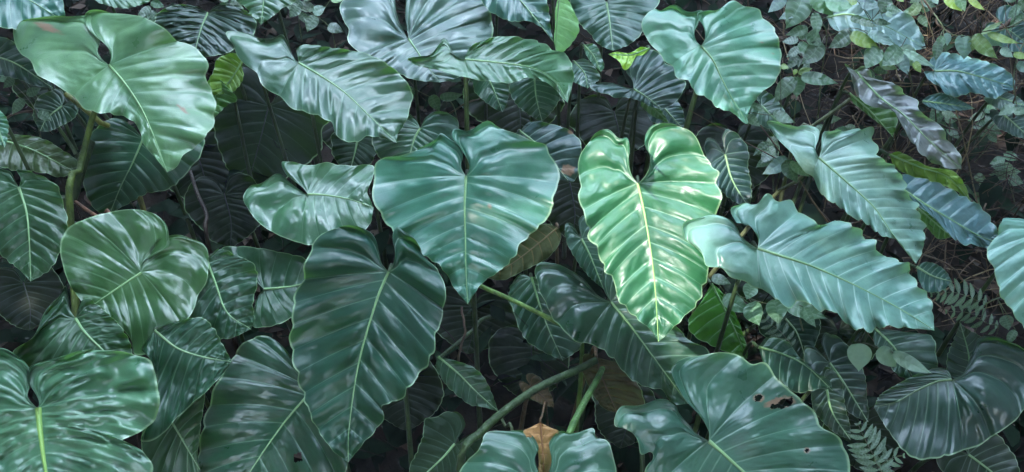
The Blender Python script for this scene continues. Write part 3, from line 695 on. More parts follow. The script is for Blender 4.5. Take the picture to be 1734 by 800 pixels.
leaf('blue grey leaf piece at the right edge below the level midrib leaf',
     [(1690,165),(1712,172),(1745,182)], w=(18,14), d=3.05, el=55, col=(.055,.10,.11), seed=72)
leaf('faint hazy blue leaf in the top right corner behind the lime creeper leaves',
     [(1700,45),(1720,60),(1755,85)], w=(34,40), d=3.6, el=48, col=(.04,.075,.085), seed=73)
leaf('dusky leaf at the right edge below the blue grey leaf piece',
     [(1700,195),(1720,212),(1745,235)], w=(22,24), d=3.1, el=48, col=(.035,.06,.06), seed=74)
leaf('dark pointed ribbed leaf right of the tip of the broad pale teal leaf',
     [(1552,452),(1580,468),(1612,477)],
     [(1552,452),(1556,475),(1570,495),(1595,492),(1612,477)],
     [(1552,452),(1566,444),(1585,448),(1602,460),(1612,477)], d=2.6, el=44, col=(.036,.07,.065), seed=75, s0=.1)
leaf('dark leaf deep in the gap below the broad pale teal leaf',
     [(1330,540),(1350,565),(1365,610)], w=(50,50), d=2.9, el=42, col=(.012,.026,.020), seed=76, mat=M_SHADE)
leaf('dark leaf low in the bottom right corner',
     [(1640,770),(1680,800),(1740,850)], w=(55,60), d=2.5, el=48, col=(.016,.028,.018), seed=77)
leaf('dark leaf at the bottom right between the holed leaf and the pale fern',
     [(1400,660),(1410,700),(1440,745)], w=(28,30), d=2.5, el=40, col=(.02,.042,.03), seed=78)
leaf('dull leaf peeking out below the right lobe of the light green heart leaf',
     [(1290,180),(1310,200),(1345,228)], w=(24,26), d=3.0, el=50, col=(.035,.07,.05), seed=79)

# orange dead leaf between the two lobes at the bottom
leaf('orange brown dead leaf standing behind the notched leaf at the bottom centre',
     [(915,716),(918,750),(920,790),(922,850)],
     [(915,716),(898,724),(886,731),(893,743),(906,752),(912,775),(912,810),(922,850)],
     [(915,716),(932,724),(946,731),(938,742),(930,752),(936,778),(930,812),(922,850)],
     d=2.02, el=25, col=(.44,.19,.10), mat=M_DRY, seed=80, s0=.05, fold=.5, relief=1.2, rib=.003, ribcol=(.3,.15,.07), stalkcol=(.12,.07,.04),
     name='dead_leaf', group='dead leaves among the green', cat='dead leaf', stalk=[(918,705,2.1),(925,690,2.3)], sr=.004)
leaf('limp brown dead leaf hanging below the wide shiny-folded leaf',
     [(1010,605),(1020,640),(1045,700)],
     [(1010,605),(990,600),(985,625),(1000,660),(1020,690),(1045,700)],
     [(1010,605),(1050,618),(1080,650),(1090,690),(1045,700)],
     d=2.55, el=15, col=(.085,.05,.042), mat=M_DRY, seed=81, s0=.05, fold=.5, wr=2, rib=.003, ribcol=(.12,.08,.06), stalkcol=(.12,.07,.04), name='dead_leaf', group='dead leaves among the green', cat='dead leaf')
leaf('mottled brown withered leaf behind the lower right edge of the middle heart leaf',
     [(945,385),(915,410),(865,448),(820,470)],
     [(945,385),(920,380),(880,400),(840,440),(820,470)],
     [(945,385),(950,405),(930,435),(880,462),(850,475),(820,470)],
     d=2.65, el=40, col=(.040,.038,.016), mat=M_DRY, seed=82, s0=.05, rib=.003, ribcol=(.12,.1,.04), name='dead_leaf', group='dead leaves among the green', cat='dead leaf', stalkcol=(.1,.07,.04))
leaf('curled dry leaf in the dark hollow above the orange dead leaf',
     [(900,655),(915,668),(938,690)], w=(18,22), d=2.6, el=50, col=(.10,.055,.04), mat=M_DRY, seed=83, rib=.002, name='dead_leaf', group='dead leaves among the green', cat='dead leaf', stalkcol=(.1,.07,.04), ribcol=(.12,.08,.05))

for x0, y0, x1, y1, w, d, label in [  # near-black leaves added in the hollows, where only shade lies
        (330, 250, 350, 350, 70, 3.45, 'shade-filler leaf low in the hollow right of the dark leaf under the scorched one'),
        (590, 190, 600, 270, 70, 3.45, 'shade-filler leaf in the hollow below the tip of the long teal leaf'),
        (870, 150, 880, 240, 90, 3.50, 'shade-filler leaf in the hollow between the edge-on leaf and the middle heart leaf'),
        (965, 310, 970, 410, 55, 3.05, 'shade-filler leaf in the slit between the middle heart leaf and the bright one'),
        (1040, 190, 1045, 270, 75, 3.35, 'shade-filler leaf seen through the notch of the bright sunlit leaf'),
        (1245, 240, 1255, 330, 75, 3.25, 'shade-filler leaf in the hollow below the tip of the light green heart leaf'),
        (380, 330, 390, 420, 70, 3.05, 'shade-filler leaf in the hollow left of the scallop-edged mid green leaf'),
        (40, 480, 50, 560, 70, 2.85, 'shade-filler leaf in the hollow left of the small round leaf'),
        (680, 640, 690, 730, 70, 2.85, 'shade-filler leaf right of the tip of the large dark arrow leaf'),
        (800, 520, 790, 600, 80, 3.05, 'shade-filler leaf in the hollow below the tip of the middle heart leaf'),
        (900, 590, 890, 680, 75, 2.95, 'shade-filler leaf behind the thick dull green stalk'),
        (1060, 680, 1050, 760, 60, 2.80, 'shade-filler leaf behind the limp brown dead leaf'),
        (1420, 560, 1430, 640, 75, 2.95, 'shade-filler leaf behind the three small pale creeper leaves'),
        (1330, 470, 1340, 545, 80, 2.95, 'shade-filler leaf hidden under the broad pale teal leaf'),
        (1460, 720, 1470, 800, 70, 2.70, 'shade-filler leaf behind the pale feathery fern'),
        (90, 130, 85, 200, 75, 3.45, 'shade-filler leaf in the hollow left of the large scorched leaf')]:
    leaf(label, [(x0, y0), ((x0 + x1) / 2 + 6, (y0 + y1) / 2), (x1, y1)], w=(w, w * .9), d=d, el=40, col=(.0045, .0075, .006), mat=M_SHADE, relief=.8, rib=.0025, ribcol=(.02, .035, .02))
# ================================================================ stalks whose own leaf cannot be told
def stalk(label, P, r0, r1, col, foot=False):
    Q = [pt(*p) for p in P]
    if foot:
        l = Q[-1]; Q.append(np.array([l[0], l[1] + .1, float(ground_z(l[0], l[1] + .1)) - .04]))
    q = smooth(Q, 36); base = q[-1].copy()
    v, f = tube_geo(q - base, np.linspace(r0, r1, 36), 12)
    o = link('leaf_stalk', mesh_np('leaf_stalk', v, f, M_STALK), None, base, col)
    tag(o, label, 'leaf stalk', 'bare leaf stalks between the leaves')
stalk('thick dull green stalk arching low across the dark centre gap', [(1010,610,2.46),(975,628,2.44),(915,655,2.42),(860,692,2.38),(812,735,2.34),(780,790,2.3)], .0115, .0150, (.045,.085,.035), True)
stalk('bright green stalk rising steeply beside the orange dead leaf', [(1020,625,2.5),(1010,645,2.42),(985,690,2.34),(963,737,2.26),(950,790,2.24)], .0095, .0130, (.085,.19,.055), True)
stalk('slim light green stalk running right from the tip of the middle heart leaf', [(812,484,2.50),(860,505,2.50),(905,527,2.50),(945,548,2.52),(985,575,2.6)], .0070, .0085, (.13,.24,.06), True)
stalk('short olive stalk crossing behind the thick stalk of the scorched heart leaf', [(112,160,2.85),(140,182,2.82),(172,210,2.84),(210,250,2.95)], .009, .011, (.16,.17,.05), True)
stalk('thick brown green stalk base in the shade at the left, above the round leaf', [(152,240,2.78),(135,290,2.74),(122,335,2.72),(112,375,2.72)], .018, .03, (.045,.07,.028), True)
stalk('slanting grey green stalk below the narrow purplish grey leaf', [(1440,168,2.92),(1410,190,2.94),(1375,215,2.98),(1345,240,3.05)], .007, .009, (.12,.14,.08), True)
stalk('thin upright stalk between the orange dead leaf and the small dark glossy leaf', [(846,702,2.5),(856,722,2.42),(868,745,2.35)], .0045, .006, (.08,.11,.06), True)
stalk('brown withered stalk standing in the dark gap under the near-black large leaf', [(322,290,3.0),(335,330,2.95),(350,365,2.9),(352,410,2.85)], .006, .010, (.03,.018,.013), True)
stalk('reddish dead stalk leaning in the shade beside the small round leaf', [(128,342,2.7),(150,358,2.66),(172,372,2.62),(200,390,2.6)], .006, .009, (.18,.09,.06), True)

# ================================================================ creeper sprigs
def sprig(label, stem, leaves, d, stemcol=(.09,.12,.05), r=.0022, cat='creeper sprig', under=()):
    """stem: image positions; leaves: (base x, y, tip x, y, half width, el, az, colour)"""
    q = smooth([pt(*(p if len(p) == 3 else (*p, d))) for p in stem], 28); base = q[-1].copy()
    root = empty('creeper_sprig', base); tag(root, label, cat, 'leafy creeper sprigs among the big leaves')
    v, f = tube_geo(q - base, np.linspace(r * .6, r * 1.3, 28), 6)
    link('stem', mesh_np('stem', v, f, M_STALK), root, (0, 0, 0), stemcol)
    for i, (x0, y0, x1, y1, w, el, az, col) in enumerate(leaves):
        o, J = ovate(root, 'leaf', (x0, y0), (x1, y1), w, d - .02 - .012 * (i % 4), el, az, col, base=base, bend=(i % 3 - 1) * w * .15)
        k = np.argmin(np.linalg.norm(q - J, axis=1)); a = q[k]; b = J
        if np.linalg.norm(a - b) > .006:
            P = smooth([a, (a + b) / 2 + np.array([0, .004, .004]), b], 8)
            v, f = tube_geo(P - base, r * .6, 5); link('leaf_stem', mesh_np('leaf_stem', v, f, M_STALK), root, (0, 0, 0), stemcol)
PG = (.20, .31, .24); MG = (.055, .125, .070); DG = (.028, .065, .036); LM = (.15, .24, .03); BG = (.10, .17, .165)
sprig('sprig of three pale green pointed leaves below the broad pale teal leaf', [(1482,588),(1500,596),(1520,606),(1545,640,2.5),(1560,700,2.6)],
      [(1452,582,1454,630,21,46,0,PG), (1488,590,1519,624,15,44,10,PG), (1512,598,1579,633,12,52,5,PG)], 2.2)
sprig('spreading sprig of mid green leaves in the gap right of the bright sunlit leaf', [(1230,500),(1265,505),(1300,515),(1345,520),(1360,560,2.6)],
      [(1272,480,1264,508,13,45,0,MG), (1225,503,1272,530,14,48,0,MG), (1272,512,1286,552,17,44,0,MG), (1310,508,1318,550,18,42,0,MG), (1330,515,1402,540,14,54,0,MG), (1360,520,1382,555,9,44,0,MG), (1205,470,1238,482,9,50,0,DG)], 2.46)
sprig('pair of pale veined leaves on a thin stem left of the long blue grey leaf', [(1330,270),(1322,290),(1315,320,2.7),(1305,380,2.9)],
      [(1333,268,1290,296,12,46,-6,BG), (1330,272,1350,310,14,42,8,DG), (1338,275,1372,300,8,50,4,MG)], 2.62)
sprig('sprig of small leaves right at the tip of the large light green heart leaf', [(1270,190),(1300,195),(1330,195),(1350,240,2.95)],
      [(1272,178,1298,190,6,50,0,MG), (1265,196,1288,215,8,45,0,MG), (1310,190,1347,208,9,52,0,MG), (1322,112,1336,116,5,50,0,LM)], 2.76)
sprig('rosette of dark leaves with a lime shoot, right of the light green heart leaf', [(1352,128),(1350,150),(1345,200,2.9),(1340,260,3.0)],
      [(1352,125,1376,116,6,48,0,LM), (1350,130,1349,166,14,40,0,MG), (1346,132,1310,176,14,42,-8,DG), (1356,130,1420,142,11,56,0,MG), (1340,142,1316,148,8,50,0,MG), (1349,118,1344,128,4,40,0,LM)], 2.86)
sprig('topmost hanging sprig of large green leaves near the top right', [(1365,10),(1385,30),(1400,60),(1392,120,3.0),(1385,200,3.1)],
      [(1362,-12,1330,50,22,42,-8,MG), (1376,-14,1412,28,18,44,8,(.10,.22,.11)), (1398,-4,1445,12,16,55,0,(.12,.26,.14)), (1380,22,1383,62,10,40,0,MG),
       (1368,48,1330,60,9,52,-6,MG), (1370,55,1392,78,12,45,0,MG), (1392,72,1356,110,16,42,-6,DG), (1330,-4,1300,22,10,45,0,BG), (1352,18,1318,34,8,50,0,BG)], 2.84)
sprig('dense creeper sprig with striped pale leaves in front of the pale blue leaf', [(1400,62),(1450,48),(1500,80),(1530,92),(1545,150,2.95),(1550,210,3.05)],
      [(1442,54,1402,82,13,46,-6,DG), (1440,58,1490,82,12,50,6,LM), (1490,82,1465,118,16,44,-4,MG), (1524,80,1492,112,16,44,-4,MG), (1525,80,1552,114,17,42,6,(.16,.24,.19)), (1530,86,1584,114,8,52,6,PG),
       (1520,92,1538,128,12,42,0,BG), (1548,105,1560,124,7,40,0,LM), (1490,100,1520,118,10,50,0,(.08,.15,.04)), (1470,55,1520,78,9,56,0,(.10,.19,.17))], 2.86)
sprig('dark leafed shoot with small pale buds above the pale blue leaf', [(1470,40),(1488,20),(1500,-10),(1500,-30)],
      [(1500,-6,1492,26,13,40,0,DG), (1480,36,1510,41,6,52,0,DG), (1502,12,1526,20,8,50,0,MG), (1500,22,1512,30,5,48,0,PG), (1440,32,1470,34,7,54,0,MG), (1452,2,1420,-2,10,56,0,LM), (1518,-8,1530,4,7,48,0,LM), (1450,34,1486,46,6,54,0,(.06,.11,.06)), (1455,5,1492,10,9,56,0,BG)], 2.92)
sprig('hanging sprig at the far right with one round pale leaf and lime blades', [(1560,-10,3.2),(1590,35),(1610,58),(1655,62),(1700,50),(1740,30)],
      [(1630,60,1632,102,16,36,0,(.13,.21,.20)), (1604,56,1604,78,7,40,0,BG), (1648,60,1690,100,13,46,6,(.11,.18,.05)), (1662,58,1700,36,5,50,0,(.20,.28,.10)), (1664,60,1698,78,10,52,4,BG),
       (1672,57,1728,74,7,58,4,(.17,.25,.06)), (1598,62,1582,84,8,42,-6,MG), (1590,70,1584,104,9,40,-6,DG), (1655,66,1640,90,9,40,0,(.09,.13,.03))], 2.94)
sprig('lime leaved shoot hanging from the top right edge', [(1610,-20),(1635,-8),(1660,-10)],
      [(1600,-6,1630,20,11,48,0,(.13,.22,.04)), (1622,-8,1634,20,10,42,0,MG), (1640,-4,1668,18,6,50,0,(.16,.24,.04)), (1580,-4,1588,8,6,44,0,BG)], 3.05)
sprig('right edge sprig of grey green leaves beside the thin dark twig', [(1722,180),(1716,140),(1722,100),(1735,70)],
      [(1694,84,1716,98,8,52,0,(.12,.19,.14)), (1716,92,1745,98,6,54,0,LM), (1720,180,1690,196,9,52,0,(.10,.17,.12)), (1716,190,1745,188,7,55,0,(.10,.17,.10)), (1722,108,1748,122,9,50,0,BG)], 2.9)
sprig('low dark sprig under the pale ribbed edge leaf', [(1740,470,2.8),(1700,500),(1670,515),(1650,540,2.9)],
      [(1700,535,1708,560,12,40,0,DG), (1705,505,1734,520,9,50,0,DG), (1720,560,1705,585,8,42,0,DG)], 2.72)
sprig('dark shoot climbing behind the left thick stalk', [(20,140),(45,165),(60,190),(70,240,3.3)],
      [(22,130,5,150,8,44,0,DG), (45,160,70,150,8,50,0,DG), (40,168,20,195,9,42,0,DG), (65,190,88,206,9,48,0,DG), (30,120,48,112,6,50,0,(.07,.07,.05))], 3.1)
sprig('small sprig above the dead leaf spots behind the middle heart leaf', [(700,150),(730,165),(765,175),(780,230,3.2)],
      [(700,150,675,168,10,48,0,DG), (730,162,745,190,10,42,0,DG), (745,165,785,160,8,54,0,DG)], 3.08)
sprig('shadowed sprig above the dark wrinkled leaf at the top', [(505,10),(530,25),(560,50),(570,100,3.4)],
      [(505,8,490,30,10,42,0,DG), (530,22,552,12,9,50,0,MG), (535,28,520,55,11,42,0,DG), (555,45,582,55,9,50,0,DG), (560,0,590,-12,9,50,0,(.12,.22,.06))], 3.2)

# ================================================================ ferns
def fern(label, spine, n, plen, d, col, el=45, spread=65):
    q2 = smooth(spine, 60); q = CAM + ray(q2) * (d + .004 * np.linspace(0, 1, 60))[:, None]; base = q[0].copy()
    gz = float(ground_z(base[0], base[1] + .08)); foot = np.array([base[0], base[1] + .08, gz - .02])
    root = empty('fern_frond', foot); tag(root, label, 'fern frond', 'fern fronds at the right')
    full = smooth([foot, (foot + base) / 2 + np.array([0, .02, .02]), *q[::12], q[-1]], 50)
    v, f = tube_geo(full - foot, np.linspace(.0028, .0008, 50), 6); link('stalk', mesh_np('stalk', v, f, M_STALK), root, (0, 0, 0), (.10, .14, .06))
    for i in range(n):
        k = int(3 + 54 * i / (n - 1)); p = q2[k]; tdir = q2[min(k + 2, 59)] - q2[max(k - 2, 0)]; tdir /= np.linalg.norm(tdir)
        L = plen * (math.sin(math.pi * (.18 + .80 * i / (n - 1))) ** .8 + .1)
        for sg in (1, -1):
            a = math.radians(sg * (spread - 12 * i / n) + random.uniform(-6, 6)); dr = np.array([tdir[0] * math.cos(a) - tdir[1] * math.sin(a), tdir[0] * math.sin(a) + tdir[1] * math.cos(a)])
            ovate(root, 'leaflet', p, p + dr * L, L * .11 + 1.2, d, el + sg * 6, 0, col, base=foot, tpl=LANC, bend=sg * L * .06)
fern('pale feathery fern frond rising at the bottom, right of the holed leaf', [(1490,812),(1482,778),(1465,745),(1452,716)], 9, 36, 2.1, (.06,.115,.065))
fern('pale feathery fern frond leaning right at the bottom edge', [(1470,815),(1490,790),(1512,775),(1532,772)], 6, 26, 2.14, (.06,.11,.065))
fern('dim fern frond in shade below the dark pointed ribbed leaf', [(1670,520),(1645,505),(1610,495),(1575,500)], 9, 26, 2.6, (.045,.085,.045), 50)
fern('second dim fern frond lying lower, above the near-black leaf', [(1690,560),(1665,545),(1640,530),(1600,528)], 8, 22, 2.62, (.04,.08,.045), 50)
fern('small shaded fern frond under the broad pale teal leaf', [(1340,590),(1325,565),(1300,545),(1290,530)], 7, 22, 2.75, (.03,.06,.03), 45)

# ================================================================ twigs one can tell apart
def twig(label, P, r0=.003, r1=.004, col=None):
    q = smooth([pt(*p) for p in P], 30); q = q + np.stack([vnoise(np.arange(30) * .5, np.zeros(30), 3 + i) for i in range(3)], 1) * .004
    v, f = tube_geo(q - q[-1], np.linspace(r0, r1, 30), 7); o = link('twig', mesh_np('twig', v, f, M_TWIG), None, q[-1])
    tag(o, label, 'twig', 'bare twigs in the undergrowth')
twig('thin curving bare twig hanging above the round pale creeper leaf', [(1565,0,3.0),(1580,20,3.0),(1592,45,2.98),(1608,58,2.96)], .003, .0035)
twig('dark forked twig standing at the right edge', [(1724,95,2.95),(1722,130,2.95),(1718,165,2.97),(1716,200,3.1)], .0025, .004)
twig('straight twig slanting across the dark hollow right of the pointed ribbed leaf', [(1560,430,2.75),(1600,445,2.78),(1640,480,2.8),(1665,498,2.85)], .003, .004)
twig('long pale twig leaning in the brown undergrowth at the right', [(1670,345,3.0),(1665,370,2.98),(1672,400,2.98),(1680,440,3.05)], .003, .004)
twig('long dark twig lying behind the olive stalks at the left', [(95,180,3.2),(60,186,3.2),(20,195,3.2),(-20,215,3.3)], .004, .005)
twig('slanting dark branch in the brown undergrowth at the top right', [(1720,30,3.6),(1680,60,3.6),(1640,85,3.6),(1600,108,3.7)], .010, .014)
twig('straight twig in shade beside the vertical stalk', [(840,150,3.1),(815,165,3.1),(780,180,3.1),(745,205,3.2)], .003, .004)
twig('short level twig under the striped pale creeper leaves', [(1420,106,3.0),(1440,105,3.0),(1462,107,3.02),(1480,112,3.05)], .0025, .003)
twig('dry bent twig in the centre gap left of the thick dull green stalk', [(782,520,2.7),(788,560,2.7),(778,600,2.7),(784,660,2.75)], .004, .005)

# ================================================================ what nobody could count: litter, ground cover, dead tangles
def scatter_leaves(name, label, n, xr, yr, size, lift, tiltr, mat, kind='stuff', shape=LANC, wratio=.3, thin=None):
    Vs, Fs, off = [], [], 0
    k = 5; prof = np.interp(np.linspace(0, 1, k), [0, .4, 1], [0.05, 1, .03])
    X = rng.uniform(*xr, n); Y = rng.uniform(*yr, n); Z = ground_z(X, Y) + lift[0] + rng.rand(n) ** 1.6 * (lift[1] - lift[0])
    if thin is not None: keep = thin(X, Y, Z); X, Y, Z = X[keep], Y[keep], Z[keep]; n = len(X)
    a = rng.uniform(0, 2 * np.pi, n); tl = rng.uniform(*tiltr, n); L = rng.uniform(*size, n); W = L * wratio * rng.uniform(.7, 1.3, n); rl = rng.uniform(-.6, .6, n)
    dx = np.stack([np.cos(a) * np.cos(tl), np.sin(a) * np.cos(tl), -np.sin(tl)], 1)
    sd = np.stack([-np.sin(a), np.cos(a), rl], 1); sd /= np.linalg.norm(sd, axis=1)[:, None]; nn = np.cross(dx, sd); curl = rng.uniform(-.35, .5, n)
    s = np.linspace(0, 1, k)
    P0 = np.stack([X, Y, Z], 1)
    ctr = P0[:, None] + dx[:, None] * (L[:, None] * s)[..., None] - nn[:, None] * (L[:, None] * curl[:, None] * s ** 2)[..., None]
    up = nn * (W * .35)[:, None]
    Lf = ctr + sd[:, None] * (W[:, None] * prof)[..., None] + up[:, None] * prof[None, :, None]; Rf = ctr - sd[:, None] * (W[:, None] * prof)[..., None] + up[:, None] * prof[None, :, None]
    V = np.stack([Lf, ctr, Rf], 2).reshape(-1, 3); b = np.arange(n)[:, None, None] * k * 3 + np.arange(k - 1)[None, :, None] * 3 + np.arange(2)[None, None]
    F = np.stack([b, b + 1, b + 4, b + 3], -1).reshape(-1, 4)
    tn = np.repeat(rng.rand(n), k * 3)
    o = link(name, mesh_np(name, V, F, mat, {'tone': tn})); tag(o, label, None, kind=kind); return o
def tone_material(name, cols, rough=.7, spec=.3, translu=0.):
    m = bpy.data.materials.new(name); m.use_nodes = True; nt = m.node_tree; b = nt.nodes['Principled BSDF']
    r = N(nt, 'ShaderNodeValToRGB'); nt.links.new(attr(nt, 'tone'), r.inputs[0]); e = r.color_ramp.elements
    while len(e) < len(cols): e.new(.5)
    for i, c in enumerate(cols): e[i].position = i / (len(cols) - 1); e[i].color = (*c, 1)
    co = N(nt, 'ShaderNodeTexCoord').outputs['Object']
    c = mixc(nt, 1.0, r.outputs[0], mixc(nt, noise(nt, co, 50, 4), (.6, .6, .6), (1.4, 1.4, 1.4)), 'MULTIPLY')
    nt.links.new(c, b.inputs['Base Color']); b.inputs['Roughness'].default_value = rough; b.inputs['Specular IOR Level'].default_value = spec
    return m
M_LITTER = tone_material('leaf_litter', [(.016,.010,.008), (.035,.021,.015), (.07,.042,.028), (.025,.016,.012), (.12,.08,.055)])
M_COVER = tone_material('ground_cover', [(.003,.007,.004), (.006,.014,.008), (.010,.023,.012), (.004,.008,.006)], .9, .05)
M_TANGLE = tone_material('dead_tangle', [(.03,.02,.014), (.07,.045,.03), (.13,.09,.055), (.22,.17,.09)], .8, .2)
M_ROOTS = tone_material('dead_roots', [(.012,.008,.006), (.03,.02,.015), (.06,.04,.028)], .85, .1)
scatter_leaves('leaf_litter', 'brown dead leaves littering the bank', 9000, (-4.5, 4.5), (.6, 6.5), (.04, .12), (.0, .035), (-.4, .5), M_LITTER, wratio=.32)
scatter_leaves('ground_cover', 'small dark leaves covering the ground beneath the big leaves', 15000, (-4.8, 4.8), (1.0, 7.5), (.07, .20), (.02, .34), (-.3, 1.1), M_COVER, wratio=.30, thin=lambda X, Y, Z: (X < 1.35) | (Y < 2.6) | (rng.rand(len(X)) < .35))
def tangle(name, label, n, xr, yr, hr, L, r, mat, bend=.4):
    k = 6; X = rng.uniform(*xr, n); Y = rng.uniform(*yr, n); Z = ground_z(X, Y) + rng.uniform(*hr, n)
    a = rng.uniform(0, 2 * np.pi, n); e = rng.uniform(-.5, 1.35, n); D = np.stack([np.cos(a) * np.cos(e), np.sin(a) * np.cos(e), np.sin(e)], 1)
    B = rng.randn(n, 3) * bend; s = np.linspace(0, 1, k); LL = rng.uniform(*L, n)
    ctr = np.stack([X, Y, Z], 1)[:, None] + (D[:, None] * s[None, :, None] + B[:, None] * (s ** 2)[None, :, None] * .5) * LL[:, None, None] + rng.randn(n, k, 3) * .006
    A = np.cross(D, rng.randn(n, 3)); A /= np.linalg.norm(A, axis=1)[:, None]; Bn = np.cross(D, A); rr = rng.uniform(*r, n)
    ang = np.array([0, 2.094, 4.189]); ring = np.cos(ang)[None, :, None] * A[:, None] + np.sin(ang)[None, :, None] * Bn[:, None]
    V = (ctr[:, :, None] + ring[:, None] * (rr[:, None] * (1 - .6 * s))[:, :, None, None]).reshape(-1, 3)
    b = np.arange(n)[:, None, None] * k * 3 + np.arange(k - 1)[None, :, None] * 3; j = np.arange(3)[None, None]; j2 = (j + 1) % 3
    F = np.stack([b + j, b + j2, b + 3 + j2, b + 3 + j], -1).reshape(-1, 4)
    o = link(name, mesh_np(name, V, F, mat, {'tone': np.repeat(rng.rand(n) ** 1.5, k * 3)})); tag(o, label, None, kind='stuff')
tangle('dead_undergrowth', 'tangled dead stems and rootlets over the bank', 2200, (-4.5, 4.5), (1.5, 6.5), (-.02, .22), (.08, .45), (.0012, .0035), M_ROOTS)

tangle('dry_brush', 'dry brown brush tangled over the bank at the upper right', 3800, (1.25, 4.8), (2.7, 6.8), (-.02, .55), (.15, .7), (.0012, .0045), M_TANGLE, .8)
for x0, y0, label in [
        (1395, 205, 'dim small-leaved sprig between the rosette and the slanting grey green stalk'),
        (1432, 215, 'dim small-leaved sprig just above the sinus of the long blue grey leaf'),
        (1560, -15, 'dim small-leaved sprig at the top edge right of the pale blue leaf'),
        (1590, 175, 'dim small-leaved sprig under the thin level blue grey leaf'),
        (1665, 185, 'dim small-leaved sprig in the brown brush below the level midrib leaf'),
        (1700, 262, 'dim small-leaved sprig against the brown brush near the right edge'),
        (1650, 300, 'dim small-leaved sprig beside the long pale twig in the brown brush'),
        (1722, 318, 'lowest dim sprig at the right edge above the pale ribbed edge leaf'),
        (1720, -12, 'dim small-leaved sprig in the top right corner'),
        (1352, 60, 'dim small-leaved sprig behind the topmost hanging green sprig'),
        (1480, 118, 'dim small-leaved sprig right above the narrow purplish grey leaf'),
        (1300, 235, 'dim small-leaved sprig left of the root lobe of the long blue grey leaf'),
        (255, 5, 'dim small-leaved sprig above the bluish grey wrinkled leaf at the top'),
        (385, -25, 'dim small-leaved sprig at the top edge beside the hanging green leaf tip'),
        (510, -20, 'dim small-leaved sprig at the top edge left of the dark bluish wrinkled leaf'),
        (15, 95, 'dim small-leaved sprig at the left edge below the teal corner leaf')]:
    d = 3.3 + random.uniform(-.1, .45)
    st = [(x0, y0), (x0 + random.uniform(-14, 14), y0 + 24), (x0 + random.uniform(-22, 22), y0 + 55), (x0 + random.uniform(-25, 25), y0 + 90, d + .15)]
    lv = []
    for k in range(7):
        bx = x0 + (st[2][0] - x0) * k / 9; by = y0 + k * 7; an = random.uniform(-.2, 1.0); sg = (-1) ** k; L = random.uniform(20, 34)
        lv.append((bx, by, bx + sg * L * math.cos(an), by + L * math.sin(an), random.uniform(6.5, 10), random.uniform(30, 60), 0, random.choice([DG, DG, MG, (.05, .09, .04)])))
    sprig(label, st, lv, d)

# ================================================================ unseen tree added to shade the bank, crown cut open for one sun patch
Vb = LEAFPTS[L_BRIGHT]; ctr0 = Vb.mean(0)
e1 = np.cross(SUN, [0, 0, 1.0]); e1 /= np.linalg.norm(e1); e2 = np.cross(e1, SUN)
P2 = np.stack([(Vb - ctr0) @ e1, (Vb - ctr0) @ e2], 1)
DAPPLE = [((p_ - ctr0) @ e1, (p_ - ctr0) @ e2) for p_ in (pt(1655,228,3.9), pt(1690,262,3.8), pt(1560,25,3.9), pt(1440,95,3.7), pt(1620,95,3.9), pt(1700,40,4.2))]
def added_shade_tree():
    n = 9000; U = rng.uniform(-4.2, 4.2, n); W = rng.uniform(-3.4, 3.4, n); D = rng.uniform(5.0, 7.6, n)
    hole = P2[rng.choice(len(P2), 260)]
    dm = np.full(n, 9.0)
    for h in hole: dm = np.minimum(dm, np.hypot(U - h[0], W - h[1]))
    for h in DAPPLE: dm = np.minimum(dm, np.hypot(U - h[0], W - h[1]) + .02)
    keep = (dm > .115) & ((U / 4.0) ** 2 + (W / 3.2) ** 2 < 1 + .25 * vnoise(U * .8, W * .8, 5))
    U, W, D = U[keep], W[keep], D[keep]; n = len(U)
    c = ctr0 + U[:, None] * e1 + W[:, None] * e2 + D[:, None] * SUN
    nrm = SUN + rng.randn(n, 3) * .45; nrm /= np.linalg.norm(nrm, axis=1)[:, None]
    a = np.cross(nrm, rng.randn(n, 3)); a /= np.linalg.norm(a, axis=1)[:, None]; b = np.cross(nrm, a); s = rng.uniform(.09, .135, n)[:, None]
    V = np.stack([c - a * s * 1.05, c - a * s * .2 + b * s * .8 , c + a * s * 1.2, c - a * s * .2 - b * s * .8], 1).reshape(-1, 3)
    F = np.arange(n * 4).reshape(-1, 4)
    foot = np.array([-4.6, -3.4, 0]); foot[2] = float(ground_z(foot[0], foot[1])) - .1
    mid = ctr0 + 6.2 * SUN
    root = empty('added_shade_tree', foot); tag(root, 'unseen tree added behind the viewer, crown shaped to shade the leafy bank', 'tree')
    link('crown', mesh_np('crown', V - foot, F, tone_material('tree_foliage', [(.02,.05,.02), (.04,.09,.03)], .5, .4), {'tone': np.repeat(rng.rand(n), 4)}, False), root, (0, 0, 0))
    SIDE = math.copysign(1, (foot - ctr0) @ e1)
    tr = smooth([foot, foot + np.array([.2, .15, 2.0]), mid + np.array([-.9, -.9, -1.2]) + e1 * 1.5 * SIDE, mid + np.array([-.5, -.6, .8]) + e1 * 1.3 * SIDE], 30)
    v, f = tube_geo(tr - foot, np.linspace(.28, .07, 30), 14); link('trunk', mesh_np('trunk', v, f, M_BARK), root, (0, 0, 0))
    for i in range(7):
        a0 = tr[14 + 2 * i]; an = i * 2.4; q = a0 + e1 * 2.2 * math.cos(an) + e2 * 2.0 * math.sin(an)
        q2 = np.stack([(q - ctr0) @ e1, (q - ctr0) @ e2])
        P = smooth([a0, (a0 + q) / 2 + SUN * .3, q], 14)
        pu = np.stack([(P - ctr0) @ e1, (P - ctr0) @ e2], 1)
        if min(np.hypot(*(pu - h).T).min() for h in hole[::6]) < .22: continue
        v, f = tube_geo(P - foot, np.linspace(.07, .02, 14), 8); link('branch', mesh_np('branch', v, f, M_BARK), root, (0, 0, 0))
added_shade_tree()

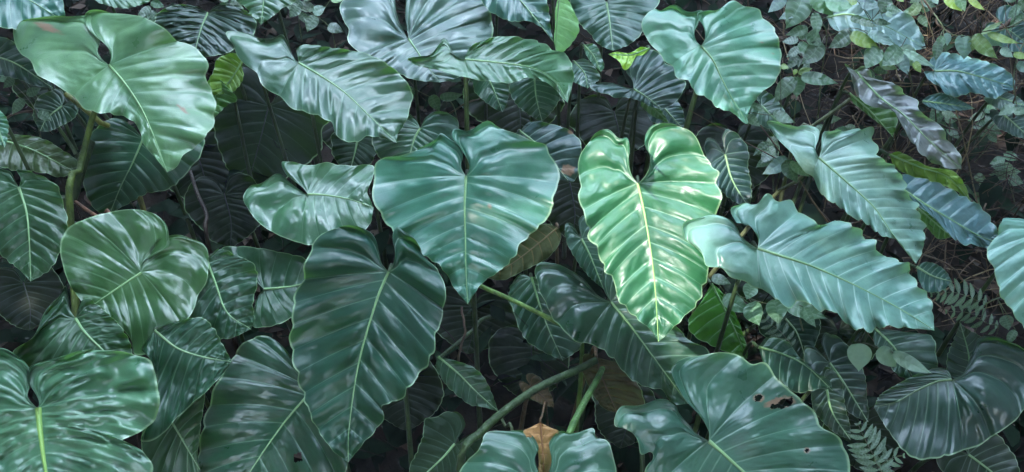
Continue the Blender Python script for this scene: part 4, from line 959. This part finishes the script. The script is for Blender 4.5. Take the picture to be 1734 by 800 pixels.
def woodland():
    """crowns and trunks of the wood all round the bank, open to the sky above it"""
    n = 26000; c0 = np.array([0, 2.6, .3])
    z = rng.uniform(-.05, 1.0, n); a = rng.uniform(0, 2 * np.pi, n); h = np.sqrt(1 - np.clip(z, 0, 1) ** 2)
    D = np.stack([h * np.cos(a), h * np.sin(a), z], 1)
    g = np.array(GAP); g = g / np.linalg.norm(g)
    ang = np.degrees(np.arccos(np.clip(D @ g, -1, 1)))
    nz = vnoise(D[:, 0] * 3.1 + 5, D[:, 1] * 3.1 + 9, 31) + .5 * vnoise(D[:, 0] * 8, D[:, 1] * 8, 32)
    hole = P2[rng.choice(len(P2), 200)]
    rad = rng.uniform(8.2, 12.5, n); c = c0 + D * rad[:, None]
    pu = np.stack([(c - ctr0) @ e1, (c - ctr0) @ e2], 1); dm = np.full(n, 9.)
    for q in hole: dm = np.minimum(dm, np.hypot(pu[:, 0] - q[0], pu[:, 1] - q[1]))
    for q in DAPPLE: dm = np.minimum(dm, np.hypot(pu[:, 0] - q[0], pu[:, 1] - q[1]) + .08)
    infront = (c - ctr0) @ SUN > 0
    keep = (ang > GAP_R + 14 * nz) & (nz > -.93) & ~((dm < .36) & infront) & (c[:, 2] > ground_z(c[:, 0], c[:, 1]) + .3)
    c = c[keep]; n = len(c)
    nrm = (c0 - c) / np.linalg.norm(c - c0, axis=1)[:, None] + rng.randn(n, 3) * .5; nrm /= np.linalg.norm(nrm, axis=1)[:, None]
    a = np.cross(nrm, rng.randn(n, 3)); a /= np.linalg.norm(a, axis=1)[:, None]; b = np.cross(nrm, a); s = rng.uniform(.18, .34, n)[:, None]
    V = np.stack([c - a * s * 1.05, c - a * s * .2 + b * s * .7, c + a * s * 1.2, c - a * s * .2 - b * s * .7], 1).reshape(-1, 3)
    F = np.arange(n * 4).reshape(-1, 4); Vs, Fs, off = [V], [F], len(V); tn = [np.repeat(rng.rand(n), 4)]
    for i in range(16):
        aa = i * 2 * math.pi / 16 + rng.uniform(-.12, .12); rr = rng.uniform(8.5, 12.5); x, y = c0[0] + rr * math.cos(aa), c0[1] + rr * math.sin(aa); gz = float(ground_z(x, y))
        P = smooth([(x, y, gz - .2), (x + rng.uniform(-.3, .3), y, gz + 3), (x * .93, y * .93, gz + 7)], 16)
        v, f = tube_geo(P, np.linspace(.24, .08, 16), 10); Vs.append(v); Fs.append(f + off); off += len(v); tn.append(np.full(len(v), .5))
    o = link('woodland', mesh_np('woodland', np.vstack(Vs), np.vstack(Fs), tone_material('woodland_foliage', [(.02,.045,.02), (.045,.09,.035)], .6, .3), {'tone': np.concatenate(tn)}, False))
    tag(o, 'unseen dense green woodland surrounding the leafy bank', None, kind='stuff')
GAP = (.12, .32, 1.0); GAP_R = 31  # opening in the unseen crowns, shaped to give the leaves their sheen
woodland()

def haze():
    me = bpy.data.meshes.new('haze'); x0, x1, y0, y1, z0, z1 = -64, 64, -64, 125, -2.2, 21
    v = [(x, y, z) for z in (z0, z1) for x, y in ((x0, y0), (x1, y0), (x1, y1), (x0, y1))]
    me.from_pydata(v, [], [(3, 2, 1, 0), (4, 5, 6, 7), (0, 1, 5, 4), (1, 2, 6, 5), (2, 3, 7, 6), (3, 0, 4, 7)])
    m = bpy.data.materials.new('haze'); m.use_nodes = True; nt = m.node_tree; nt.nodes.remove(nt.nodes['Principled BSDF'])
    pv = N(nt, 'ShaderNodeVolumePrincipled'); pv.inputs['Color'].default_value = (.9, .95, 1, 1); pv.inputs['Density'].default_value = HAZE
    nt.links.new(pv.outputs[0], nt.nodes['Material Output'].inputs['Volume']); me.materials.append(m)
    tag(link('haze', me), 'thin pale haze in the damp air', None, kind='stuff')
HAZE = .0035
haze()
